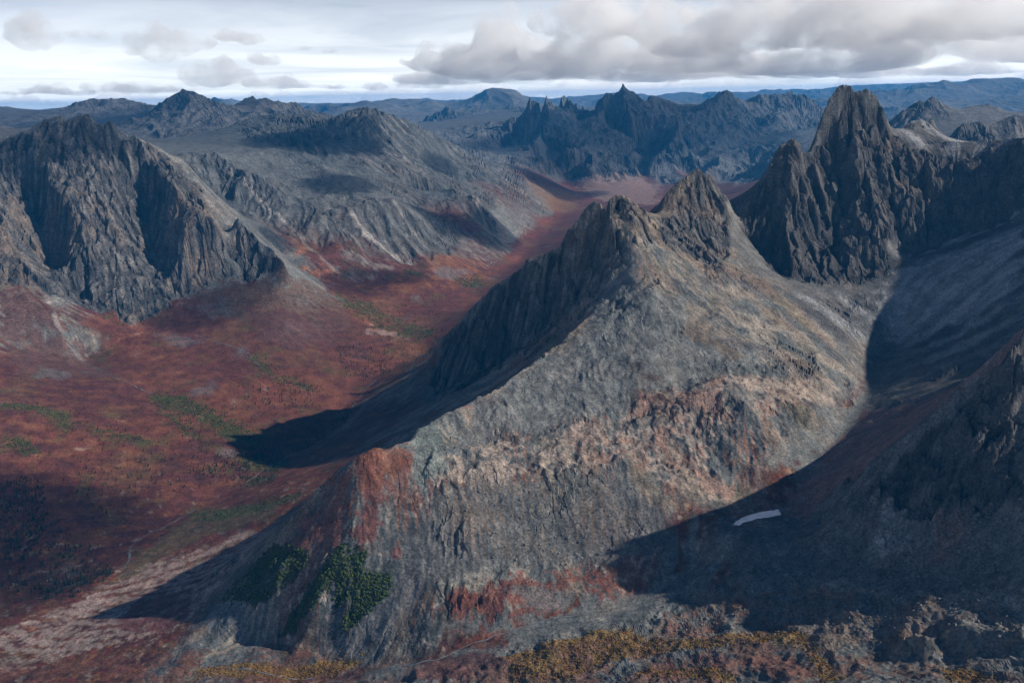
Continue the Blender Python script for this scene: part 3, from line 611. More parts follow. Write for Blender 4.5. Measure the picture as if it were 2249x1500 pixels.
# pale chutes
for pix, wpx, c in (([(1010,420),(1045,450),(1085,482)],7,.36),([(870,335),(900,360),(930,380)],7,.22),([(820,300),(850,330),(880,355),(920,378)],6,.2),([(760,320),(800,350),(860,378),(930,388)],9,.17),
  ([(770,480),(830,530),(900,570)],9,.34),([(790,515),(850,545),(890,560)],8,.3),([(500,370),(545,415),(590,460),(625,490)],5,.32),([(1110,400),(1160,430),(1185,445)],5,.28),([(760,560),(800,580),(850,590)],14,.22),([(640,500),(700,560),(740,600)],5,.24),
  ([(100,650),(130,720),(180,790)],5,.26),([(1700,960),(1730,1020),(1745,1050)],5,.2),([(905,1270),(880,1350),(830,1420)],8,.2),([(1860,620),(1870,670)],10,.2),
  ([(740,1080),(690,1150),(660,1190)],3,.2),([(720,1060),(680,1120)],3,.2)):
    put(streak(pix, wpx*1.3)*.62*sstep(-.6,.3,n2+n3), C(c, c*.90, c*.82)*.85)
# scree apron of the cirque, purple scree behind the crags, brown floor knolls
patch(C(.34,.35,.36), .7, (1960,600),(2100,560),(2249,500),(2249,600),(2150,700),(1990,740),(1920,690), mod=.5+.5*sstep(-.3,.3,alf+along))
patch(C(.19,.105,.095), .85, (2240,760),(2100,850),(1900,900),(1800,1010),(1640,1130),(1760,1110),(1950,985), mod=.4+.6*sstep(-.4,.3,alf+along))
patch(C(.15,.09,.075), .6, (2050,1130),(2130,1120),(2090,1230),(2040,1240))
patch(C(.20,.20,.205), .6, (1950,1120),(2020,1130),(1980,1220),(1900,1230))
patch(C(.150,.112,.082), .7, (1000,1500),(1150,1440),(1400,1400),(1500,1320),(1700,1290),(1900,1290),(2100,1330),(2240,1320),(2240,1495), mod=sstep(-.4,.3,n2+.6*n3))
patch(C(.130,.050,.038), .6, (1450,1330),(1700,1320),(1750,1370),(1600,1400),(1450,1400), mod=sstep(-.2,.4,n2+.6*n3))
patch(C(.125,.050,.038), .6, (1350,1480),(1500,1440),(1750,1440),(1800,1490),(1500,1500), mod=sstep(-.2,.4,n2+.6*n3))
patch(C(.165,.125,.090), .5, (960,1090),(1150,1060),(1300,1060),(1400,1130),(1300,1220),(1050,1230), mod=sstep(-.1,.5,stk+n2))
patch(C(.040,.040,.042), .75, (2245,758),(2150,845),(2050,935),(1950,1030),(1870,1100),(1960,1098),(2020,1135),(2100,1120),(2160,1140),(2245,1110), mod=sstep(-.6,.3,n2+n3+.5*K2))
patch(C(.105,.050,.040), .6, (0,1450),(300,1430),(600,1430),(850,1460),(1100,1430),(1300,1410),(1500,1400),(1750,1420),(1900,1440),(2100,1450),(2240,1495),(0,1498), mod=sstep(-.3,.3,n2+.7*n3+.2*n1))
patch(C(.12,.07,.05), .5, (1500,1300),(1800,1290),(2000,1320),(2230,1340),(2000,1400),(1600,1380), mod=sstep(-.3,.3,n5+.4*n3))
# snow specks on the tower
snow = zone([(1835,205),(1860,200),(1850,260),(1815,330),(1780,350),(1760,330),(1800,290)], .5)
put(snow*sstep(.5,.62,n3*.7+n4*.6+.25*n2), C(.6,.62,.65))
put(zone([(1990,320),(2240,312),(2240,345),(2000,350)], .5)*sstep(.6,.7,n3*.7+n4*.6), C(.5,.52,.55))
fine = 1+(0.36*n3+0.34*n4)*(1+.5*veg)+0.12*n2
col = col*np.clip(fine, .45, 1.8)[...,None]
# ------------------------------------------------------------------ materials
def new_mat(name):
    m = bpy.data.materials.new(name); m.use_nodes = True
    nt = m.node_tree; b = nt.nodes['Principled BSDF']; b.inputs['Roughness'].default_value = .95
    b.inputs['Specular IOR Level'].default_value = .1
    return m, nt, b
def ground_material(name, ks, bs, bd, k2):
    m, nt, b = new_mat(name)
    N = nt.nodes.new; K = nt.links.new
    at = N('ShaderNodeAttribute'); at.attribute_name = 'tint'
    geo = N('ShaderNodeNewGeometry')
    no = N('ShaderNodeTexNoise'); no.inputs['Scale'].default_value = ks; no.inputs['Detail'].default_value = 6; no.inputs['Roughness'].default_value = .65
    K(geo.outputs['Position'], no.inputs['Vector'])
    mr = N('ShaderNodeMapRange'); mr.inputs['From Min'].default_value = .33; mr.inputs['From Max'].default_value = .67; mr.inputs['To Min'].default_value = .45; mr.inputs['To Max'].default_value = 1.55
    K(no.outputs['Fac'], mr.inputs['Value'])
    vm = N('ShaderNodeVectorMath'); vm.operation = 'SCALE'; 
    nc = N('ShaderNodeTexNoise'); nc.inputs['Scale'].default_value = k2; nc.inputs['Detail'].default_value = 8; nc.inputs['Roughness'].default_value = .7
    K(geo.outputs['Position'], nc.inputs['Vector'])
    m2 = N('ShaderNodeMapRange'); m2.inputs['From Min'].default_value = .33; m2.inputs['From Max'].default_value = .67; m2.inputs['To Min'].default_value = .62; m2.inputs['To Max'].default_value = 1.38
    K(nc.outputs['Fac'], m2.inputs['Value'])
    ml = N('ShaderNodeMath'); ml.operation = 'MULTIPLY'; K(mr.outputs['Result'], ml.inputs[0]); K(m2.outputs['Result'], ml.inputs[1])
    K(at.outputs['Color'], vm.inputs[0]); K(ml.outputs[0], vm.inputs['Scale'])
    K(vm.outputs['Vector'], b.inputs['Base Color'])
    n2 = N('ShaderNodeTexNoise'); n2.inputs['Scale'].default_value = bs; n2.inputs['Detail'].default_value = 8; n2.inputs['Roughness'].default_value = .7
    K(geo.outputs['Position'], n2.inputs['Vector'])
    bp = N('ShaderNodeBump'); bp.inputs['Strength'].default_value = .55; bp.inputs['Distance'].default_value = bd
    K(n2.outputs['Fac'], bp.inputs['Height']); K(bp.outputs['Normal'], b.inputs['Normal'])
    return m
M_GROUND = ground_material('ground', .22, .09, 6.0, .03); M_FAR = ground_material('far_ground', .055, .022, 26.0, .012); M_MID = ground_material('mid_ground', .11, .045, 12.0, .02)

def tag(o, label=None, cat=None, group=None, kind=None):
    if label: o['label'] = label
    if cat: o['category'] = cat
    if group: o['group'] = group
    if kind: o['kind'] = kind
    return o
def mesh_obj(name, verts, faces, mat, parent=None, smooth=False, cols=None):
    me = bpy.data.meshes.new(name)
    verts = np.ascontiguousarray(verts, np.float32); faces = np.ascontiguousarray(faces, np.int32)
    nv, nf, k = len(verts), len(faces), faces.shape[1]
    me.vertices.add(nv); me.vertices.foreach_set('co', verts.ravel())
    me.loops.add(nf*k); me.loops.foreach_set('vertex_index', faces.ravel())
    me.polygons.add(nf); me.polygons.foreach_set('loop_start', np.arange(0, nf*k, k, dtype=np.int32))
    me.polygons.foreach_set('use_smooth', np.full(nf, smooth))
    if cols is not None:
        a = me.attributes.new('tint', 'FLOAT_COLOR', 'POINT')
        c4 = np.ones((nv, 4), np.float32); c4[:,:3] = cols; a.data.foreach_set('color', c4.ravel())
    me.update(calc_edges=True); me.materials.append(mat)
    o = bpy.data.objects.new(name, me); S.collection.objects.link(o); o.parent = parent
    return o

# ------------------------------------------------------------------ terrain objects: the sheet is cut where one landform ends and the next begins
NAMES = {'far':('distant_mountains','hazy blue mountain ranges on the horizon','mountains'),
 'back':('pyramid_peak_range','blue grey range with a pyramid peak behind the cliff massif','mountains'),
 'scree':('scree_mountain','dark brown summit with long grey scree slopes above the valley','mountain'),
 'spur':('craggy_spur','low jagged spur with pale scree chutes below the brown summit','mountain spur'),
 'cliff':('cliff_massif','broad rock massif with shaded gullies above the red fans','mountain'),
 'valley':('valley_floor','red autumn tundra valley floor with streams','valley'),
 'monolith':('spired_range','blue range with rock spires beyond the tundra basin','mountains'),
 'behind':('serrated_range','small serrated range behind the cirque headwall','mountains'),
 'arete':('arete_ridge','sharp ridge with twin summits, one flank lit, one in shade','mountain ridge'),
 'headwall':('cirque_headwall','shaded cirque wall with grey scree apron beside the granite tower','mountain wall'),
 'tower':('granite_tower','tall dark granite tower with ribbed buttresses and snow specks','mountain'),
 'crag':('crag_ridge','dark shaded crags and talus below the cirque','mountain ridge'),
 'bench':('tundra_bench','hummocky brown bench with ochre shrubs and boulders','hillside')}
def build_terrain():
    global col
    col = np.clip(col, .012, .8)
    V = np.stack([X, Y, Z], -1).reshape(-1, 3); Cc = col.reshape(-1, 3)
    i, j = np.meshgrid(np.arange(NC-1), np.arange(NRW-1), indexing='ij')
    a = (i*NRW+j).ravel(); q = np.stack([a, a+1, a+NRW+1, a+NRW], 1)[:, ::-1]
    fl = REG[:-1,:-1].ravel()
    out = {}
    for n, lname in enumerate(LABS):
        f = q[fl == n]
        if len(f) == 0: continue
        used = np.zeros(len(V), bool); used[f] = True
        mp = np.cumsum(used)-1
        nm, lb_, ct = NAMES[lname]
        o = mesh_obj(nm, V[used], mp[f], {'far':M_FAR,'back':M_FAR,'monolith':M_FAR,'behind':M_MID,'scree':M_MID,'spur':M_MID,'cliff':M_MID}.get(lname, M_GROUND), cols=Cc[used], smooth=False)
        tag(o, lb_, ct, kind='structure'); out[lname] = o
    return out
build_terrain()
# ------------------------------------------------------------------ water
def flat_mat(name, c, rough=.9, spec=.1, nscale=.3, var=.25):
    m, nt, b = new_mat(name); N = nt.nodes.new; K = nt.links.new
    g = N('ShaderNodeNewGeometry'); n = N('ShaderNodeTexNoise'); n.inputs['Scale'].default_value = nscale; n.inputs['Detail'].default_value = 4
    K(g.outputs['Position'], n.inputs['Vector'])
    r = N('ShaderNodeMapRange'); r.inputs['From Min'].default_value = .3; r.inputs['From Max'].default_value = .7; r.inputs['To Min'].default_value = 1-var; r.inputs['To Max'].default_value = 1+var
    K(n.outputs['Fac'], r.inputs['Value'])
    v = N('ShaderNodeVectorMath'); v.operation = 'SCALE'; v.inputs[0].default_value = c; K(r.outputs['Result'], v.inputs['Scale']); K(v.outputs['Vector'], b.inputs['Base Color'])
    b.inputs['Roughness'].default_value = rough; b.inputs['Specular IOR Level'].default_value = spec
    return m
M_POND = flat_mat('pond_water', (.85, .85, .84), .12, .5, .08, .16)
M_STREAM = flat_mat('stream_water', (.16, .17, .18), .2, .5, .1, .3)
pq = []
for a_, b_ in zip(pw, np.roll(pw, -1, 0)):
    for t in np.linspace(0, 1, 6)[:-1]: pq.append(a_*(1-t)+b_*t)
pq = np.array(pq); pq = pq+3.0*np.stack([fbm(pq[:,0], pq[:,1], 14, 3, 3), fbm(pq[:,0], pq[:,1], 14, 3, 4)], 1)
n = len(pq); pv = [(a, b, PZ) for a, b in pq]
po = bpy.data.meshes.new('pond'); po.from_pydata(pv, [], [list(range(n))[::-1]]); po.materials.append(M_POND)
pob = bpy.data.objects.new('pond', po); S.collection.objects.link(pob); tag(pob, 'small pale milky pond lying in the shaded gully', 'pond', kind='structure')
if po.polygons[0].normal.z < 0: po.flip_normals()
def stream(pix, width, label):
    P = np.array([hit(*q) for q in pix]); t = np.linspace(0, len(P)-1, len(P)*14)
    cx_ = np.interp(t, np.arange(len(P)), P[:,0]); cy_ = np.interp(t, np.arange(len(P)), P[:,1])
    k = width*1.6
    cx_ = cx_+k*fbm(cx_, cy_, width*14, 3, 5); cy_ = cy_+k*fbm(cx_, cy_, width*14, 3, 6)
    tx = np.gradient(cx_); ty = np.gradient(cy_); ln = np.hypot(tx, ty)+1e-6; nx = -ty/ln; ny = tx/ln
    w_ = width*.42*(.25+1.3*np.abs(fbm(cx_, cy_, width*8, 2, 9)))
    a = np.stack([cx_+nx*w_, cy_+ny*w_, height(cx_+nx*w_, cy_+ny*w_)+.9], 1); b = np.stack([cx_-nx*w_, cy_-ny*w_, height(cx_-nx*w_, cy_-ny*w_)+.9], 1)
    m = len(cx_); i = np.arange(m-1)
    o = mesh_obj('stream', np.concatenate([a, b]), np.stack([i, i+1, i+1+m, i+m], 1), M_STREAM); tag(o, label, 'stream', kind='structure')
stream([(960,778),(900,805),(835,825),(800,860),(770,898),(768,925),(740,945),(690,980),(640,1000),(570,1040),(540,1060)], 4.5, 'thin pale river winding along the valley floor')
stream([(430,1120),(340,1165),(300,1190),(285,1215),(275,1245),(200,1270),(100,1310)], 6, 'river bend below the crimson fan')
stream([(150,760),(180,792),(250,830),(300,850),(340,868)], 4.5, 'pale stream below the left cliff gully')
stream([(430,738),(520,765),(550,780),(575,810)], 4, 'pale stream leaving the cliff slabs')
stream([(1080,570),(1050,545),(1030,520),(1000,500)], 5, 'brook crossing the upper red valley')
stream([(1300,440),(1275,432),(1250,415),(1215,400),(1190,390)], 14, 'far river bend on the tundra basin')
stream([(1440,420),(1430,405),(1400,396),(1370,390)], 16, 'pale braided stream on the far basin')
stream([(1420,1312),(1330,1345),(1210,1362),(1080,1398),(960,1448),(860,1468),(740,1497)], 3.2, 'creek running below the red heath slope')
stream([(430,1455),(540,1470),(600,1485),(690,1493)], 3, 'white water trickle among ochre shrubs')

# ------------------------------------------------------------------ plants and stones
def inside_points(poly, n, r=None):
    P = np.array([hit(*q) for q in poly]); lo = P.min(0); hi = P.max(0); out = []
    while len(out) < n:
        q = rng.uniform(lo, hi, (n*3, 2)); k = inpoly(q[:,0], q[:,1], P)
        if not k.any(): break
        out += list(q[k])
    return np.array(out[:n]) if out else np.zeros((0, 2))
def lump(seed, nlat=5, nlon=8, rough=.42, flatten=.8):
    """uneven clump: closed mesh"""
    r = np.random.default_rng(seed); v = [(0, 0, flatten*1.0)]; f = []
    for a in range(1, nlat):
        for b in range(nlon):
            ph = math.pi*a/nlat; th = 2*math.pi*(b+.5*(a % 2))/nlon; k = 1+r.uniform(-rough, rough)
            v.append((math.sin(ph)*math.cos(th)*k, math.sin(ph)*math.sin(th)*k, math.cos(ph)*k*flatten))
    v.append((0, 0, -flatten)); L_ = len(v)-1
    for b in range(nlon):
        f.append((0, 1+b, 1+(b+1) % nlon)); f.append((L_, L_-nlon+(b+1) % nlon, L_-nlon+b))
        for a in range(nlat-2):
            p = 1+a*nlon; q = p+nlon; f.append((p+b, q+b, q+(b+1) % nlon)); f.append((p+b, q+(b+1) % nlon, p+(b+1) % nlon))
    return np.array(v, float), np.array(f)
def spruce(seed):
    """whorled conifer crown of drooping ragged tiers, unit height"""
    r = np.random.default_rng(seed); v = []; f = []
    nt_ = 6
    for t in range(nt_):
        z0 = .12+.80*t/nt_; rad = .19*(1-t/nt_)**.85+.02; top = z0+.26*(1-.3*t/nt_); nb_ = 7; base = len(v)
        v.append((0, 0, min(top, 1.0)))
        for b in range(nb_):
            th = 2*math.pi*(b+.5*t)/nb_+r.uniform(-.2, .2); k = rad*r.uniform(.65, 1.2)
            v.append((k*math.cos(th), k*math.sin(th), z0-r.uniform(0, .05)))
            v.append((.45*k*math.cos(th+.45), .45*k*math.sin(th+.45), z0+.03))
        m = nb_*2
        for b in range(m): f.append((base, base+1+b, base+1+(b+1) % m))
    return np.array(v), np.array(f)
def trunk():
    v = []; f = []
    for z, r in ((-.06, .022), (.3, .017), (.9, .004)):
        for b in range(5): v.append((r*math.cos(b*1.2566), r*math.sin(b*1.2566), z))
    for a in range(2):
        for b in range(5): p = a*5+b; q = a*5+(b+1) % 5; f += [(p, q, q+5), (p, q+5, p+5)]
    return np.array(v), np.array(f)
def raw_mesh(name, v, f, mat):
    me = bpy.data.meshes.new(name); me.from_pydata([tuple(a) for a in v], [], [tuple(int(i) for i in a) for a in f]); me.materials.append(mat); me.update(); return me
def join_many(name, protos, pos, size, rot, mat, cols=None, zs=None):
    """one mesh of many copies (for what nobody could count)"""
    VV = []; FF = []; CC = []; o = 0
    for k in range(len(pos)):
        v, f = protos[k % len(protos)]; c, s = math.cos(rot[k]), math.sin(rot[k])
        sz = size[k]; w_ = np.stack([(v[:,0]*c-v[:,1]*s)*sz, (v[:,0]*s+v[:,1]*c)*sz, v[:,2]*sz*(zs[k] if zs is not None else 1)], 1)+pos[k]
        VV.append(w_); FF.append(f+o); o += len(v)
        if cols is not None: CC.append(np.repeat(cols[k][None,:], len(v), 0))
    return mesh_obj(name, np.concatenate(VV), np.concatenate(FF), mat, cols=np.concatenate(CC) if cols is not None else None)
def tint_mat(name, rough=.9):
    m, nt, b = new_mat(name); N = nt.nodes.new; K = nt.links.new
    at = N('ShaderNodeAttribute'); at.attribute_name = 'tint'; K(at.outputs['Color'], b.inputs['Base Color']); return m
M_NEEDLE = flat_mat('spruce_needles', (.020, .030, .017), .9, .1, .4, .4); M_BARK = flat_mat('bark', (.06, .045, .035))
M_LEAF = flat_mat('willow_leaves', (.040, .058, .018), .9, .1, .45, .75); M_STONE = flat_mat('boulder_stone', (.15, .145, .14), .9, .1, .5, .35); M_TINT = tint_mat('shrub_leaves')
# spruces: dense stands and stragglers
stands = [([(0,1060),(60,1045),(95,1060),(110,1150),(60,1230),(0,1230)], 420), ([(0,1180),(120,1150),(200,1200),(260,1260),(150,1320),(0,1290)], 300), ([(80,1290),(250,1250),(260,1262),(100,1320)], 120),
 ([(735,760),(800,755),(850,790),(860,820),(780,840),(740,800)], 200), ([(570,970),(700,930),(780,880),(770,920),(690,975),(560,1050),(500,1070),(400,1040)], 420), ([(520,870),(640,840),(700,850),(690,900),(560,890)], 140),
 ([(780,700),(960,720),(960,780),(820,820)], 160), ([(150,900),(560,840),(700,900),(560,960),(300,1000),(100,1000)], 130), ([(100,1000),(500,980),(480,1060),(200,1150)], 160), ([(760,640),(960,650),(960,720),(800,690)], 60), ([(560,990),(640,1010),(600,1060),(500,1080)], 160)]
SL = ['spruce in the dense dark stand beside the yellow green shrub patch','spruce in the loose stand below the dark stand, by the river bend','spruce in the thin line along the river bend','spruce in the dark grove on the sunlit red flat by the river','spruce on the shaded ground below the long green thicket','spruce near the ochre fan below the cliff stream','spruce on the red flat under the dark ridge wall','lone spruce scattered on the open maroon slope','spruce scattered above the shaded valley floor','spruce among the green streaks at the valley bend','spruce in the tight grove where the river enters shade']
_tp = [inside_points(p, c) for p, c in stands]; SI = np.concatenate([np.full(len(q), k) for k, q in enumerate(_tp)]); TP = np.concatenate(_tp); dist = np.hypot(TP[:,0], TP[:,1])
hgt = rng.uniform(5.5, 12.5, len(TP)); TZ = height(TP[:,0], TP[:,1])
order = np.argsort(dist/hgt); near = order[:300]; rest_ = order[300:]
crowns = [spruce(s) for s in (1, 2, 3, 4)]; tk = trunk()
cm = [raw_mesh('crown', v, f, M_NEEDLE) for v, f in crowns]; tm = raw_mesh('trunk', *tk, M_BARK)
for k, i in enumerate(near):
    e = bpy.data.objects.new('spruce_tree', None); S.collection.objects.link(e); e.location = (TP[i,0], TP[i,1], TZ[i]); h_ = hgt[i]*1.15; wd_ = h_*rng.uniform(.9, 1.35)
    e.scale = (wd_, wd_, h_); e.rotation_euler = (0, 0, rng.uniform(0, 6.28)); e.empty_display_size = .1
    tag(e, 'dark narrow '+SL[SI[i]], 'tree', SL[SI[i]].replace('spruce', 'spruces', 1).replace('lone ', ''))
    for nm_, me_ in (('trunk', tm), ('crown', cm[k % 4])):
        c_ = bpy.data.objects.new(nm_, me_); S.collection.objects.link(c_); c_.parent = e
o = join_many('spruce_woodland', crowns, np.stack([TP[rest_,0], TP[rest_,1], TZ[rest_]], 1), hgt[rest_]*1.1, rng.uniform(0, 6, len(rest_)), M_NEEDLE)
tag(o, 'scattered dark spruce woodland farther along the valley', 'woodland', kind='stuff')
# willow thicket on the nose
lumps = [lump(s, 4, 6) for s in range(5)]
_q = [inside_points(t, n_) for t, n_ in zip(nose_thick, (620, 420, 620, 800))]; QI = np.concatenate([np.full(len(q), k) for k, q in enumerate(_q)]); Q = np.concatenate(_q); Q = Q+rng.normal(0, 2.5, Q.shape); q3 = np.stack([Q[:,0], Q[:,1], height(Q[:,0], Q[:,1])+.4], 1); qs = .8+2.6*rng.power(.8, len(Q))
order = np.argsort(-qs); lm = [raw_mesh('shrub', v, f, M_LEAF) for v, f in lumps]
for k, i in enumerate(order[:300]):
    ob = bpy.data.objects.new('shrub', lm[k % 5]); S.collection.objects.link(ob); ob.location = q3[i]; ob.scale = (qs[i], qs[i], qs[i]*rng.uniform(.7, 1.1)); ob.rotation_euler = (0, 0, rng.uniform(0, 6.28))
    WL = ('longest slanting strip', 'short middle strip', 'broad sunlit strip by the scree cone', 'shaded patch beside the pale fan')[QI[i]]; tag(ob, 'green willow shrub in the '+WL+' on the nose', 'shrub', 'willow shrubs, '+WL)
def thicket(polys, n_per, base, name, label, smin=1.2, smax=3.0, var=.35):
    P_ = np.concatenate([inside_points(p, n) for p, n in zip(polys, n_per)]); k = len(P_); P_ = P_+rng.normal(0, 1, P_.shape)*np.hypot(P_[:,0], P_[:,1])[:,None]*.0055
    pos = np.stack([P_[:,0], P_[:,1], height(P_[:,0], P_[:,1])+.3], 1)
    cols = np.array(base)[None,:]*(1+rng.uniform(-var, var, (k, 1)))*(1+rng.uniform(-.22, .22, (k, 3)))
    o_ = join_many(name, lumps, pos, rng.uniform(smin, smax, k)*np.clip(np.hypot(P_[:,0], P_[:,1])/2200, 1, 1.8), rng.uniform(0, 6, k), M_TINT, cols=cols)
    tag(o_, label, 'shrubs', kind='stuff')
rest_i = order[300:]; cols = np.array([.045,.062,.018])[None,:]*(1+rng.uniform(-.4,.5,(len(rest_i),1)))
o = join_many('willow_thicket', lumps, q3[rest_i], qs[rest_i], rng.uniform(0,6,len(rest_i)), M_TINT, cols=cols); tag(o, 'dense low willow thicket filling gaps on the ridge nose', 'shrubs', kind='stuff')
thicket(thick, [1500,340,420,220,280,700,260,100,340,380,100], (.042,.056,.020), 'green_willows', 'bright green willow thickets along the valley streams', .9, 2.3, .5)
thicket(ochre_z, [1900,360,220,560,220], (.150,.088,.022), 'ochre_shrubs', 'ochre yellow dwarf birch along the creek', .6, 1.9, .5)
# boulders on the talus and bench
bz = [([(1900,1130),(2249,1110),(2249,1265),(2000,1255),(1880,1235)], 900), ([(1650,1230),(1900,1250),(2249,1280),(2200,1400),(1900,1390),(1700,1320)], 900), ([(1450,1330),(1800,1330),(1800,1390),(1450,1400)], 200), ([(1000,1080),(1400,1060),(1400,1220),(1000,1240)], 260), ([(1640,700),(1850,700),(1880,830),(1650,830)], 120)]
_b = [inside_points(p, c) for p, c in bz]; BI = np.concatenate([np.full(len(q), k) for k, q in enumerate(_b)]); BP = np.concatenate(_b); bs = .7+2.6*rng.power(.28, len(BP)); b3 = np.stack([BP[:,0], BP[:,1], height(BP[:,0], BP[:,1])+.2*bs], 1)
stones = [lump(40+s, 4, 6, .34, .75) for s in range(5)]; sm = [raw_mesh('boulder', v, f, M_STONE) for v, f in stones]; order = np.argsort(-bs)
for k, i in enumerate(order[:220]):
    ob = bpy.data.objects.new('boulder', sm[k % 5]); S.collection.objects.link(ob); ob.location = b3[i]; ob.scale = (bs[i], bs[i]*rng.uniform(.7, 1.2), bs[i]*rng.uniform(.7, 1.1)); ob.rotation_euler = (rng.uniform(-.3,.3), rng.uniform(-.3,.3), rng.uniform(0, 6.28))
    BL = ('talus below the dark crags', 'hummocky brown bench below the talus', 'bench above the ochre shrubs', 'grey face of the ridge nose', 'pale knolls below the granite tower')[BI[i]]; tag(ob, 'grey angular boulder lying on the '+BL, 'boulder', 'boulders on the '+BL)
i_ = order[220:]; o = join_many('talus_stones', stones, b3[i_], bs[i_], rng.uniform(0,6,len(i_)), M_STONE); tag(o, 'small grey stones strewn over the talus and bench', 'stones', kind='stuff')
# ------------------------------------------------------------------ sky: Nishita blue seen through a thin white veil that thickens towards the horizon
nt = W.node_tree; N = nt.nodes.new; K = nt.links.new
bg = nt.nodes['Background']; bg.inputs['Strength'].default_value = .05
sk = N('ShaderNodeTexSky'); sk.sky_type = 'NISHITA'; sk.sun_disc = False
sk.sun_elevation = SUN_EL; sk.sun_rotation = SUN_AZ; sk.altitude = 2000; sk.air_density = .85; sk.dust_density = 0.3; sk.ozone_density = 8.0
tc = N('ShaderNodeTexCoord'); sp = N('ShaderNodeSeparateXYZ'); K(tc.outputs['Generated'], sp.inputs[0])
def mth(op, a, b=None, c=None, clamp=False):
    n = N('ShaderNodeMath'); n.operation = op; n.use_clamp = clamp
    for i, v in enumerate((a, b, c)):
        if v is None: continue
        if isinstance(v, (int, float)): n.inputs[i].default_value = v
        else: K(v, n.inputs[i])
    return n.outputs[0]
zc_ = mth('MAXIMUM', sp.outputs['Z'], 0.0)
den = mth('ADD', zc_, 0.045)
cx = N('ShaderNodeCombineXYZ'); K(mth('DIVIDE', sp.outputs['X'], den), cx.inputs[0]); K(mth('DIVIDE', sp.outputs['Y'], den), cx.inputs[1])
vn = N('ShaderNodeTexNoise'); vn.inputs['Scale'].default_value = .35; vn.inputs['Detail'].default_value = 7; vn.inputs['Roughness'].default_value = .55; vn.inputs['Distortion'].default_value = .6
K(cx.outputs[0], vn.inputs['Vector'])
veil = mth('MULTIPLY', mth('MULTIPLY_ADD', vn.outputs['Fac'], 1.5, .12, True), mth('MULTIPLY_ADD', mth('POWER', mth('SUBTRACT', 1.0, zc_), 8.0), .84, .01), clamp=True)
mx = N('ShaderNodeMix'); mx.data_type = 'RGBA'; K(veil, mx.inputs['Factor']); K(sk.outputs['Color'], mx.inputs['A']); mx.inputs['B'].default_value = (27.5, 27.4, 26.8, 1)
K(mx.outputs['Result'], bg.inputs['Color'])
# ------------------------------------------------------------------ clouds: lumpy closed bodies of droplets
def _h3(ix, iy, iz, s): return _hash(ix+iz*7919, iy-iz*104729, s)
def noise3(p, s=0):
    p0 = np.floor(p); f = p-p0; i = p0.astype(np.int64); u = f*f*(3-2*f); r = 0
    for dx in (0, 1):
        for dy in (0, 1):
            for dz in (0, 1):
                v = (_h3(i[:,0]+dx, i[:,1]+dy, i[:,2]+dz, s) & 65535)/32767.5-1
                r = r + v*(u[:,0] if dx else 1-u[:,0])*(u[:,1] if dy else 1-u[:,1])*(u[:,2] if dz else 1-u[:,2])
    return r
HZ_TOP = float(Z.max())+12.0; HZ_BOT = float(Z.min())-1.5      # the haze lies between these heights; clouds keep above
def cloud_mat(name, density, cut=.40, wl=850.):
    m = bpy.data.materials.new(name); m.use_nodes = True; t = m.node_tree; t.nodes.clear()
    o = t.nodes.new('ShaderNodeOutputMaterial'); p = t.nodes.new('ShaderNodeVolumePrincipled')
    p.inputs['Color'].default_value = (1, 1, 1, 1); p.inputs['Anisotropy'].default_value = .2
    t.links.new(p.outputs['Volume'], o.inputs['Volume'])
    if cut is None: p.inputs['Density'].default_value = density; return m
    g = t.nodes.new('ShaderNodeNewGeometry'); n = t.nodes.new('ShaderNodeTexNoise'); n.inputs['Scale'].default_value = 1/wl; n.inputs['Detail'].default_value = 6; n.inputs['Roughness'].default_value = .6
    t.links.new(g.outputs['Position'], n.inputs['Vector'])
    r = t.nodes.new('ShaderNodeMapRange'); r.inputs['From Min'].default_value = cut; r.inputs['From Max'].default_value = cut+.25; r.inputs['To Min'].default_value = 0; r.inputs['To Max'].default_value = density
    t.links.new(n.outputs['Fac'], r.inputs['Value']); t.links.new(r.outputs['Result'], p.inputs['Density']); return m
M_CLOUD = cloud_mat('cloud', .0016); M_WISP = cloud_mat('thin_cloud', .0022, .44); M_SHADE = cloud_mat('dense_cloud', .004, None); M_THIN = cloud_mat('translucent_cloud', .0009, None)
_cn = [0]
